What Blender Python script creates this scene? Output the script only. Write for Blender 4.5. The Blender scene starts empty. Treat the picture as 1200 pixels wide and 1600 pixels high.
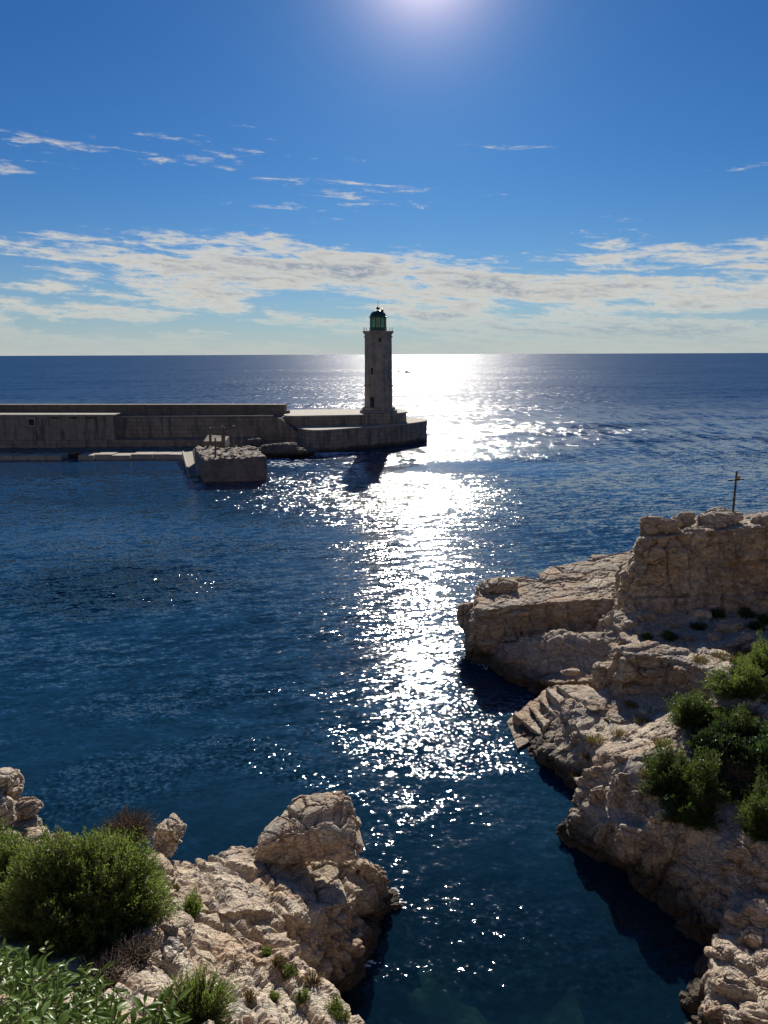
import bpy, bmesh, math, random
import numpy as np
from mathutils import Vector, Matrix

# ------------------------------------------------------------------ camera, sky, sun
SC = bpy.context.scene
COL = SC.collection
R = math.radians
F, PITCH, CAMH = 1150.0, R(12.1), 12.0          # focal length in photo pixels, tilt below the horizon, eye height above the sea
cd = bpy.data.cameras.new('camera')
cd.sensor_fit = 'VERTICAL'; cd.sensor_height = 36.0; cd.lens = F / 1600.0 * 36.0
cd.clip_start = 0.1; cd.clip_end = 90000.0
cam = bpy.data.objects.new('camera', cd); COL.objects.link(cam)
cam.matrix_world = (Matrix.Translation((0, 0, CAMH)) @ Matrix.Rotation(math.pi / 2 - PITCH, 4, 'X')
                    @ Matrix.Rotation(R(-0.22), 4, 'Z'))
SC.camera = cam

SUN_EL, SUN_AZ = R(25.8), R(3.0)                 # azimuth to the right of +Y
SUN = Vector((math.sin(SUN_AZ) * math.cos(SUN_EL), math.cos(SUN_AZ) * math.cos(SUN_EL), math.sin(SUN_EL)))

world = bpy.data.worlds.new('World'); SC.world = world; world.use_nodes = True


class NT:
    """small helper to write node trees"""
    def __init__(s, tree):
        s.t = tree; tree.nodes.clear()

    def n(s, kind, **kw):
        nd = s.t.nodes.new(kind)
        ins = kw.pop('ins', {})
        for k, v in kw.items():
            setattr(nd, k, v)
        for k, v in ins.items():
            if isinstance(v, bpy.types.NodeSocket):
                s.t.links.new(v, nd.inputs[k])
            else:
                nd.inputs[k].default_value = v
        return nd

    def math(s, op, a, b=0.0, c=0.0, clamp=False):
        return s.n('ShaderNodeMath', operation=op, use_clamp=clamp, ins={0: a, 1: b, 2: c}).outputs[0]

    def vmath(s, op, a, b=(0, 0, 0)):
        return s.n('ShaderNodeVectorMath', operation=op, ins={0: a, 1: b}).outputs[0]

    def ramp(s, f, lo, hi, a=0.0, b=1.0, smooth=True):
        return s.n('ShaderNodeMapRange', interpolation_type='SMOOTHSTEP' if smooth else 'LINEAR',
                   ins={0: f, 1: lo, 2: hi, 3: a, 4: b}).outputs[0]

    def mix(s, f, a, b, blend='MIX'):
        m = s.n('ShaderNodeMix', data_type='RGBA', blend_type=blend)
        for i, v in ((0, f), (6, a), (7, b)):
            if isinstance(v, bpy.types.NodeSocket):
                s.t.links.new(v, m.inputs[i])
            else:
                m.inputs[i].default_value = v if i == 0 else (*v[:3], 1.0)
        return m.outputs[2]

    def noise(s, vec, scale, detail=4.0, rough=0.55, dist=0.0):
        return s.n('ShaderNodeTexNoise', ins={'Vector': vec, 'Scale': scale, 'Detail': detail,
                                              'Roughness': rough, 'Distortion': dist})

    def xyz(s, v):
        return s.n('ShaderNodeSeparateXYZ', ins={0: v}).outputs

    def comb(s, x, y, z):
        return s.n('ShaderNodeCombineXYZ', ins={0: x, 1: y, 2: z}).outputs[0]


CLOUD_SEED = 11.0


def build_world():
    t = NT(world.node_tree)
    sky = t.n('ShaderNodeTexSky', sky_type='NISHITA', sun_disc=False, sun_elevation=SUN_EL, sun_rotation=SUN_AZ,
              altitude=0.0, air_density=1.0, dust_density=0.12, ozone_density=5.0)
    hs = t.n('ShaderNodeHueSaturation', ins={'Saturation': 1.1, 'Value': 1.0, 'Color': sky.outputs[0]})
    sc = t.mix(1.0, hs.outputs[0], (0.265, 0.52, 0.75), 'MULTIPLY')
    dn = t.n('ShaderNodeTexCoord').outputs['Generated']
    ca = t.n('ShaderNodeVectorMath', operation='DOT_PRODUCT', ins={0: t.vmath('NORMALIZE', dn), 1: tuple(SUN)}).outputs['Value']
    ang = t.math('ARCCOSINE', t.math('MINIMUM', ca, 1.0))
    aur = t.math('EXPONENT', t.math('MULTIPLY', ang, -30.0))
    sc = t.mix(1.0, sc, t.vmath('SCALE', (1.0, 0.76, 0.68)), 'ADD')
    t.t.links.new(t.math('MULTIPLY', aur, 36.0), sc.node.inputs[7].links[0].from_node.inputs['Scale'])
    base = t.n('ShaderNodeBackground', ins={'Color': sc, 'Strength': 0.055})
    d = t.n('ShaderNodeTexCoord').outputs['Generated']
    x, y, z = t.xyz(t.vmath('NORMALIZE', d))
    r = t.math('SQRT', t.math('ADD', t.math('MULTIPLY', x, x), t.math('MULTIPLY', y, y)))
    r = t.math('MAXIMUM', r, 0.05)
    ux, uy, e = t.math('DIVIDE', x, r), t.math('DIVIDE', y, r), t.math('DIVIDE', z, r)
    # cloud deck: long flat banks, thicker towards the horizon, ragged upper edge, a few loose wisps above
    es = t.math('ADD', e, t.math('MULTIPLY', ux, 0.05))
    p1 = t.comb(t.math('MULTIPLY', ux, 3.6), t.math('ADD', t.math('MULTIPLY', uy, 3.6), CLOUD_SEED), t.math('MULTIPLY', es, 30.0))
    big = t.noise(p1, 1.0, 3.0, 0.5, 0.4).outputs[0]
    p2 = t.comb(t.math('MULTIPLY', ux, 17.0), t.math('MULTIPLY', uy, 17.0), t.math('MULTIPLY', es, 110.0))
    fine = t.noise(p2, 1.0, 9.0, 0.66, 0.5).outputs[0]
    p3 = t.comb(t.math('MULTIPLY', ux, 60.0), t.math('MULTIPLY', uy, 60.0), t.math('MULTIPLY', es, 210.0))
    tiny = t.noise(p3, 1.0, 6.0, 0.65, 0.3).outputs[0]
    n = t.math('ADD', t.math('ADD', t.math('MULTIPLY', big, 0.52), t.math('MULTIPLY', fine, 0.36)), t.math('MULTIPLY', tiny, 0.12))
    thr = t.math('ADD', t.ramp(e, 0.095, 0.165, 0.415, 0.56), t.ramp(e, 0.165, 0.40, 0.0, 0.10))
    dens = t.math('SUBTRACT', n, thr)
    alpha = t.ramp(dens, 0.0, 0.115)
    alpha = t.math('MULTIPLY', alpha, t.ramp(e, 0.0, 0.07, 0.15, 0.96))
    alpha = t.math('MULTIPLY', alpha, t.ramp(z, -0.01, 0.005))
    thick = t.ramp(t.math('ADD', dens, t.math('MULTIPLY', t.math('SUBTRACT', tiny, 0.5), 0.12)), 0.05, 0.165)
    ccol = t.mix(thick, (0.86, 0.80, 0.67), (0.34, 0.40, 0.49))
    ccol = t.mix(t.ramp(tiny, 0.4, 0.62, 0.0, 0.5), ccol, (0.95, 0.91, 0.80))
    cl = t.n('ShaderNodeBackground', ins={'Color': ccol, 'Strength': 0.56})
    hz = t.n('ShaderNodeBackground', ins={'Color': (0.50, 0.525, 0.52, 1), 'Strength': 0.68})
    hf = t.math('MULTIPLY', t.math('EXPONENT', t.math('MULTIPLY', t.math('ABSOLUTE', e), -17.0)), 0.88)
    base = t.n('ShaderNodeMixShader', ins={0: hf, 1: base.outputs[0], 2: hz.outputs[0]})
    m = t.n('ShaderNodeMixShader', ins={0: alpha, 1: base.outputs[0], 2: cl.outputs[0]})
    t.n('ShaderNodeOutputWorld', ins={0: m.outputs[0]})


build_world()
sl = bpy.data.lights.new('sun', 'SUN'); sl.energy = 4.4; sl.angle = R(0.53); sl.color = (1.0, 0.93, 0.82)
so = bpy.data.objects.new('sun', sl); COL.objects.link(so)
so.rotation_euler = SUN.to_track_quat('Z', 'Y').to_euler(); so.location = (20, 60, 60)
SC.view_settings.view_transform = 'Standard'; SC.view_settings.look = 'None'
SC.view_settings.exposure = 0.6; SC.view_settings.gamma = 1.0; SC.view_settings.use_curve_mapping = False
SC.cycles.use_denoising = True; SC.cycles.denoiser = 'OPENIMAGEDENOISE'; SC.cycles.denoising_input_passes = 'RGB_ALBEDO_NORMAL'; SC.cycles.denoising_prefilter = 'ACCURATE'; SC.cycles.use_adaptive_sampling = False
SC.cycles.max_bounces = 6; SC.cycles.transparent_max_bounces = 8
SC.cycles.sample_clamp_indirect = 2.0
SC.cycles.caustics_reflective = False; SC.cycles.caustics_refractive = False


# ------------------------------------------------------------------ survey helpers: photo sight line + a known height or distance -> point
def ray(px, py):
    a, b = (px - 600) / F, (py - 800) / F
    return Vector((a, math.cos(PITCH) - b * math.sin(PITCH), -math.sin(PITCH) - b * math.cos(PITCH)))


def at(px, py, z):
    d = ray(px, py); k = (z - CAMH) / d.z
    return Vector((d.x * k, d.y * k, z))


def atY(px, py, Y):
    d = ray(px, py); k = Y / d.y
    return Vector((d.x * k, Y, CAMH + d.z * k))


# ------------------------------------------------------------------ numpy noise
def _hash(ix, iy, iz, seed):
    h = (ix.astype(np.int64) * 374761393 + iy.astype(np.int64) * 668265263 + iz.astype(np.int64) * 2147483647 + seed * 1274126177) & 0xFFFFFFFF
    h = ((h ^ (h >> 13)) * 1274126177) & 0xFFFFFFFF
    h = ((h ^ (h >> 16)) * 2246822519) & 0xFFFFFFFF
    return ((h ^ (h >> 15)) & 0xFFFFFF).astype(np.float32) / float(0xFFFFFF)


def vnoise(p, seed=0):
    i = np.floor(p).astype(np.int64); f = (p - i).astype(np.float32); f = f * f * (3 - 2 * f)
    o = 0
    for dx in (0, 1):
        wx = f[:, 0] if dx else 1 - f[:, 0]
        for dy in (0, 1):
            wy = f[:, 1] if dy else 1 - f[:, 1]
            for dz in (0, 1):
                wz = f[:, 2] if dz else 1 - f[:, 2]
                o = o + wx * wy * wz * _hash(i[:, 0] + dx, i[:, 1] + dy, i[:, 2] + dz, seed)
    return o * 2 - 1


def fbm(p, octv=4, gain=0.5, seed=0):
    o, a, s = 0, 1.0, 1.0
    for k in range(octv):
        o = o + a * vnoise(p * s + 17.3 * k, seed + k); a *= gain; s *= 2.03
    return o


def worley(p, seed=0, box=False):
    i = np.floor(p).astype(np.int64); f = p - i
    f1 = np.full(len(p), 9.0); f2 = f1.copy(); cid = np.zeros(len(p), np.float32)
    for dx in (-1, 0, 1):
        for dy in (-1, 0, 1):
            for dz in (-1, 0, 1):
                cx, cy, cz = i[:, 0] + dx, i[:, 1] + dy, i[:, 2] + dz
                ddx = dx + _hash(cx, cy, cz, seed) - f[:, 0]
                ddy = dy + _hash(cx, cy, cz, seed + 11) - f[:, 1]
                ddz = dz + _hash(cx, cy, cz, seed + 23) - f[:, 2]
                d = np.maximum(np.maximum(np.abs(ddx), np.abs(ddy)), np.abs(ddz)) if box else np.sqrt(ddx * ddx + ddy * ddy + ddz * ddz)
                near = d < f1
                f2 = np.where(near, f1, np.minimum(f2, d))
                cid = np.where(near, _hash(cx, cy, cz, seed + 37), cid)
                f1 = np.where(near, d, f1)
    return f1, f2, cid


def sstep(x, a, b):
    t = np.clip((x - a) / (b - a), 0, 1); return t * t * (3 - 2 * t)


# ------------------------------------------------------------------ object helpers
def tag(o, label=None, cat=None, group=None, kind=None):
    if label: o['label'] = label
    if cat: o['category'] = cat
    if group: o['group'] = group
    if kind: o['kind'] = kind
    return o


def empty(name, loc, rz=0.0):
    o = bpy.data.objects.new(name, None); COL.objects.link(o); o.location = loc; o.rotation_euler = (0, 0, rz)
    o.empty_display_size = 0.2
    return o


def obj(name, me, mat, parent=None, smooth=False):
    o = bpy.data.objects.new(name, me); COL.objects.link(o)
    if mat is not None and not me.materials:
        me.materials.append(mat)
    if smooth:
        me.polygons.foreach_set('use_smooth', [True] * len(me.polygons))
    o.parent = parent
    return o


def pymesh(name, v, f):
    me = bpy.data.meshes.new(name); me.from_pydata([tuple(x) for x in v], [], [tuple(x) for x in f]); me.update()
    return me


def npmesh(name, v, faces):
    """faces: (n,k) array, all the same size"""
    me = bpy.data.meshes.new(name)
    n, k = faces.shape
    me.vertices.add(len(v)); me.vertices.foreach_set('co', np.asarray(v, np.float32).ravel())
    me.loops.add(n * k); me.loops.foreach_set('vertex_index', faces.astype(np.int32).ravel())
    me.polygons.add(n)
    me.polygons.foreach_set('loop_start', np.arange(0, n * k, k, dtype=np.int32))
    me.polygons.foreach_set('loop_total', np.full(n, k, np.int32))
    me.update(calc_edges=True)
    return me


def prism(name, poly, z0, z1, bevel=0.0, inset=0.0):
    """closed prism over an XY polygon, top may be shrunk by inset"""
    bm = bmesh.new()
    c = Vector((sum(p[0] for p in poly) / len(poly), sum(p[1] for p in poly) / len(poly)))
    zt = z1 if isinstance(z1, (list, tuple)) else [z1] * len(poly)
    lo = [bm.verts.new((p[0], p[1], z0)) for p in poly]
    hi = []
    for p, z in zip(poly, zt):
        d = Vector((p[0], p[1])) - c; k = 1 - inset / max(d.length, 1e-6)
        hi.append(bm.verts.new((c.x + d.x * k, c.y + d.y * k, z)))
    n = len(poly)
    bm.faces.new(hi); bm.faces.new(lo[::-1])
    for i in range(n):
        j = (i + 1) % n
        bm.faces.new((lo[i], lo[j], hi[j], hi[i]))
    bmesh.ops.recalc_face_normals(bm, faces=bm.faces)
    if bevel:
        bmesh.ops.bevel(bm, geom=bm.edges[:], offset=bevel, segments=2, affect='EDGES', profile=0.6)
    me = bpy.data.meshes.new(name); bm.to_mesh(me); bm.free()
    return me


def box(name, c, s, bevel=0.0, rz=0.0):
    x, y = s[0] / 2, s[1] / 2
    ca, sa = math.cos(rz), math.sin(rz)
    poly = [(c[0] + ca * a - sa * b, c[1] + sa * a + ca * b) for a, b in ((-x, -y), (x, -y), (x, y), (-x, y))]
    return prism(name, poly, c[2] - s[2] / 2, c[2] + s[2] / 2, bevel)


def lathe(name, prof, seg=48, c=(0, 0, 0)):
    v, f = [], []
    n = len(prof)
    for i in range(seg):
        a = 2 * math.pi * i / seg
        for r, z in prof:
            v.append((c[0] + r * math.cos(a), c[1] + r * math.sin(a), c[2] + z))
    for i in range(seg):
        j = (i + 1) % seg
        for k in range(n - 1):
            f.append((i * n + k, j * n + k, j * n + k + 1, i * n + k + 1))
    f.append([i * n for i in range(seg)][::-1]); f.append([i * n + n - 1 for i in range(seg)])
    return pymesh(name, v, f)


def tube(name, pts, rad, seg=6):
    """tube along points; rad a number or a list"""
    pts = [Vector(p) for p in pts]; v, f = [], []
    for i, p in enumerate(pts):
        d = (pts[min(i + 1, len(pts) - 1)] - pts[max(i - 1, 0)]).normalized()
        a = d.orthogonal().normalized(); b = d.cross(a)
        r = rad[i] if isinstance(rad, (list, tuple)) else rad
        for k in range(seg):
            t = 2 * math.pi * k / seg
            v.append(p + a * (r * math.cos(t)) + b * (r * math.sin(t)))
    for i in range(len(pts) - 1):
        for k in range(seg):
            q = (k + 1) % seg
            f.append((i * seg + k, i * seg + q, (i + 1) * seg + q, (i + 1) * seg + k))
    f.append(list(range(seg))[::-1]); f.append([(len(pts) - 1) * seg + k for k in range(seg)])
    return pymesh(name, v, f)


# ------------------------------------------------------------------ materials
def material(name):
    m = bpy.data.materials.new(name); m.use_nodes = True
    return m, NT(m.node_tree)


def rock_material(name, light, warm, grey, scale=1.0, tide=True):
    m, t = material(name)
    P = t.n('ShaderNodeNewGeometry').outputs['Position']
    n1 = t.noise(P, 0.55 * scale, 5.0, 0.6, 0.4).outputs[0]
    n2 = t.noise(P, 3.2 * scale, 6.0, 0.65, 0.3).outputs[0]
    n3 = t.noise(P, 14.0 * scale, 5.0, 0.7).outputs[0]
    n4 = t.noise(t.vmath('ADD', P, (31.0, 7.0, 3.0)), 1.3 * scale, 5.0, 0.65, 0.5).outputs[0]
    c = t.mix(t.ramp(n1, 0.4, 0.62), light, warm)
    c = t.mix(t.ramp(n4, 0.5, 0.66, 0.0, 0.75), c, grey)
    c = t.mix(t.ramp(n2, 0.3, 0.55, 0.28, 0.0), c, (0.20, 0.15, 0.11))
    c = t.mix(t.ramp(n3, 0.5, 0.7, 0.0, 0.35), c, (0.68, 0.62, 0.53))
    rust = t.noise(t.vmath('ADD', P, (5.0, 19.0, 2.0)), 0.8 * scale, 6.0, 0.7, 0.6).outputs[0]
    c = t.mix(t.ramp(rust, 0.55, 0.70, 0.0, 0.6), c, (0.46, 0.25, 0.125))
    bed = t.noise(t.vmath('MULTIPLY', P, (0.35, 0.35, 5.5)), scale, 5.0, 0.65, 0.2).outputs[0]
    c = t.mix(t.ramp(bed, 0.40, 0.58, 0.32, 0.0), c, (0.27, 0.235, 0.20))
    lich = t.noise(t.vmath('ADD', P, (3.0, 41.0, 8.0)), 6.5 * scale, 6.0, 0.75).outputs[0]
    c = t.mix(t.ramp(lich, 0.60, 0.68, 0.0, 0.55), c, (0.17, 0.165, 0.145))
    cr = t.n('ShaderNodeTexVoronoi', feature='DISTANCE_TO_EDGE',
             ins={'Vector': t.vmath('ADD', P, t.vmath('SCALE', t.noise(P, 2.5, 4.0).outputs[1])), 'Scale': 2.4 * scale})
    crack = t.ramp(cr.outputs[0], 0.0, 0.05, 1.0, 0.0)
    crack = t.math('MULTIPLY', crack, t.ramp(n4, 0.4, 0.6))
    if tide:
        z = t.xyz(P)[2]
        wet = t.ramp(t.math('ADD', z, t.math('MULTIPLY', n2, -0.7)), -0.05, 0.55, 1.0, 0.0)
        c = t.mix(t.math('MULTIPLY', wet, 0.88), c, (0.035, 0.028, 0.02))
    def fissure(sc_, w, seed):
        f = t.noise(t.vmath('MULTIPLY', t.vmath('ADD', P, (seed, seed, seed)), (1.0, 1.0, 1.9)), sc_ * scale, 3.0, 0.5, 0.6).outputs[0]
        return t.ramp(t.math('ABSOLUTE', t.math('SUBTRACT', f, 0.5)), 0.0, w, 1.0, 0.0)
    h = t.math('ADD', t.math('MULTIPLY', n3, 0.45), t.math('MULTIPLY', n2, 0.6))
    h = t.math('SUBTRACT', h, t.math('MULTIPLY', crack, 0.3))
    h = t.math('SUBTRACT', h, t.math('MULTIPLY', fissure(1.7, 0.025, 3.0), 0.55))
    h = t.math('SUBTRACT', h, t.math('MULTIPLY', fissure(4.6, 0.035, 9.0), 0.30))
    bump = t.n('ShaderNodeBump', ins={'Strength': 1.0, 'Distance': 0.075 / scale, 'Height': h})
    b = t.n('ShaderNodeBsdfPrincipled', ins={'Base Color': c, 'Roughness': 0.9, 'Specular IOR Level': 0.25, 'Normal': bump.outputs[0]})
    t.n('ShaderNodeOutputMaterial', ins={0: b.outputs[0]})
    return m


def masonry_material(name, c1, c2, bw, bh, stain=0.6, mortar=(0.2, 0.18, 0.16)):
    m, t = material(name)
    g = t.n('ShaderNodeNewGeometry')
    P = g.outputs['Position']
    x, y, z = t.xyz(P)
    uv = t.comb(t.math('ADD', x, t.math('MULTIPLY', y, 0.73)), z, 0.0)
    br = t.n('ShaderNodeTexBrick', ins={'Vector': uv, 'Color1': (*c1, 1), 'Color2': (*c2, 1), 'Mortar': (*mortar, 1), 'Scale': 1.0,
                                        'Mortar Size': 0.02, 'Mortar Smooth': 0.3, 'Bias': 0.0, 'Brick Width': bw, 'Row Height': bh})
    n = t.noise(P, 1.1, 6.0, 0.65).outputs[0]
    nv = t.noise(t.vmath('MULTIPLY', P, (1.6, 1.6, 0.18)), 1.0, 5.0, 0.6).outputs[0]
    c = t.mix(t.ramp(n, 0.4, 0.65, 0.0, 0.45), br.outputs[0], (0.12, 0.105, 0.09))
    c = t.mix(t.ramp(nv, 0.48, 0.66, 0.0, stain), c, (0.1, 0.09, 0.08))
    wet = t.ramp(t.math('ADD', z, t.math('MULTIPLY', n, -0.8)), -0.2, 0.35, 0.9, 0.0)
    c = t.mix(wet, c, (0.03, 0.028, 0.022))
    bump = t.n('ShaderNodeBump', ins={'Strength': 0.5, 'Distance': 0.04,
                                      'Height': t.math('SUBTRACT', t.math('MULTIPLY', n, 0.6), br.outputs[1])})
    b = t.n('ShaderNodeBsdfPrincipled', ins={'Base Color': c, 'Roughness': 0.9, 'Specular IOR Level': 0.2, 'Normal': bump.outputs[0]})
    t.n('ShaderNodeOutputMaterial', ins={0: b.outputs[0]})
    return m


def plain_material(name, c1, c2, scale=3.0, rough=0.7, metal=0.0, bump=0.3):
    m, t = material(name)
    P = t.n('ShaderNodeNewGeometry').outputs['Position']
    n = t.noise(P, scale, 6.0, 0.65).outputs[0]
    c = t.mix(t.ramp(n, 0.38, 0.64), c1, c2)
    bp = t.n('ShaderNodeBump', ins={'Strength': bump, 'Distance': 0.03, 'Height': n})
    b = t.n('ShaderNodeBsdfPrincipled', ins={'Base Color': c, 'Roughness': rough, 'Metallic': metal, 'Normal': bp.outputs[0]})
    t.n('ShaderNodeOutputMaterial', ins={0: b.outputs[0]})
    return m


def leaf_material(name, c1, c2, c3=None, gloss=0.45, trans=0.4):
    m, t = material(name)
    P = t.n('ShaderNodeNewGeometry').outputs['Position']
    n = t.noise(P, 2.2, 3.0, 0.6).outputs[0]
    n2 = t.noise(P, 23.0, 2.0, 0.6).outputs[0]
    c = t.mix(t.ramp(n2, 0.35, 0.65), c1, c2)
    if c3:
        c = t.mix(t.ramp(n, 0.52, 0.66, 0.0, 0.8), c, c3)
    b = t.n('ShaderNodeBsdfPrincipled', ins={'Base Color': c, 'Roughness': gloss, 'Specular IOR Level': 0.4})
    tr = t.n('ShaderNodeBsdfTranslucent', ins={'Color': t.mix(0.5, c, (0.12, 0.17, 0.02))})
    mx = t.n('ShaderNodeMixShader', ins={0: trans, 1: b.outputs[0], 2: tr.outputs[0]})
    t.n('ShaderNodeOutputMaterial', ins={0: mx.outputs[0]})
    return m


M = {}
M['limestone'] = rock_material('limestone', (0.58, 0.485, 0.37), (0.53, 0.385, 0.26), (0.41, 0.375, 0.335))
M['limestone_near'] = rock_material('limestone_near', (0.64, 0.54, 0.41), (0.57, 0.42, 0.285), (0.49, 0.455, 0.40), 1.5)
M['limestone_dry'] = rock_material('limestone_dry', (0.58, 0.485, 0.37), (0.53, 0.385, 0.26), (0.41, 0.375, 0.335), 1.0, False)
M['bounce_limestone'] = rock_material('bounce_limestone', (0.55, 0.465, 0.36), (0.49, 0.385, 0.28), (0.43, 0.39, 0.33), 0.3, False)
M['dark_rock'] = rock_material('dark_rock', (0.17, 0.14, 0.115), (0.14, 0.11, 0.085), (0.12, 0.11, 0.10), 0.8)
M['ashlar'] = masonry_material('ashlar', (0.42, 0.345, 0.27), (0.385, 0.315, 0.25), 0.75, 0.38, 0.5, (0.33, 0.28, 0.225))
M['quay_stone'] = masonry_material('quay_stone', (0.36, 0.295, 0.225), (0.28, 0.23, 0.18), 1.1, 0.5, 0.75, (0.12, 0.105, 0.09))
M['parapet_stone'] = masonry_material('parapet_stone', (0.25, 0.2, 0.15), (0.19, 0.155, 0.12), 0.9, 0.42, 0.6, (0.09, 0.08, 0.07))
M['render'] = masonry_material('render', (0.33, 0.275, 0.225), (0.30, 0.25, 0.205), 2.6, 2.4, 0.9, (0.22, 0.19, 0.165))
M['concrete'] = plain_material('concrete', (0.42, 0.37, 0.30), (0.32, 0.28, 0.23), 1.2, 0.9)
M['old_concrete'] = plain_material('old_concrete', (0.24, 0.19, 0.145), (0.13, 0.105, 0.085), 1.3, 0.9, 0.0, 0.8)
M['green_metal'] = plain_material('green_metal', (0.012, 0.05, 0.035), (0.02, 0.075, 0.05), 6.0, 0.45)
M['dark_iron'] = plain_material('dark_iron', (0.03, 0.025, 0.022), (0.06, 0.045, 0.035), 9.0, 0.7)
M['rusty_post'] = plain_material('rusty_post', (0.2, 0.17, 0.14), (0.12, 0.09, 0.07), 5.0, 0.85)
M['dark_void'] = plain_material('dark_void', (0.02, 0.02, 0.02), (0.03, 0.028, 0.025), 5.0, 0.8)
M['old_wood'] = plain_material('old_wood', (0.34, 0.30, 0.23), (0.24, 0.20, 0.15), 7.0, 0.85)
M['twig'] = plain_material('twig', (0.10, 0.068, 0.045), (0.16, 0.115, 0.08), 20.0, 0.9)
M['dry_grass'] = leaf_material('dry_grass', (0.25, 0.155, 0.065), (0.16, 0.095, 0.05), None, 0.8, 0.3)
M['bush_leaf'] = leaf_material('bush_leaf', (0.13, 0.20, 0.04), (0.18, 0.26, 0.065), (0.19, 0.215, 0.07), 0.45, 0.62)
M['pine_leaf'] = leaf_material('pine_leaf', (0.05, 0.10, 0.025), (0.08, 0.14, 0.035), (0.05, 0.08, 0.025), 0.45, 0.5)
M['ivy_leaf'] = leaf_material('ivy_leaf', (0.03, 0.075, 0.03), (0.05, 0.10, 0.04), None, 0.28, 0.25)
M['glossy_leaf'] = leaf_material('glossy_leaf', (0.14, 0.23, 0.05), (0.19, 0.29, 0.07), None, 0.33, 0.52)
M['soil'] = plain_material('soil', (0.14, 0.10, 0.07), (0.09, 0.065, 0.045), 4.0, 0.95, 0.0, 0.8)


def glass_green():
    m, t = material('green_glass')
    tr = t.n('ShaderNodeBsdfTransparent', ins={'Color': (0.30, 0.66, 0.63, 1)})
    tl = t.n('ShaderNodeBsdfTranslucent', ins={'Color': (0.07, 0.30, 0.27, 1)})
    gl = t.n('ShaderNodeBsdfGlossy', ins={'Color': (0.8, 0.9, 0.9, 1), 'Roughness': 0.1})
    a = t.n('ShaderNodeMixShader', ins={0: 0.45, 1: tr.outputs[0], 2: tl.outputs[0]})
    b = t.n('ShaderNodeMixShader', ins={0: 0.06, 1: a.outputs[0], 2: gl.outputs[0]})
    t.n('ShaderNodeOutputMaterial', ins={0: b.outputs[0]})
    return m


M['green_glass'] = glass_green()


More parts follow.
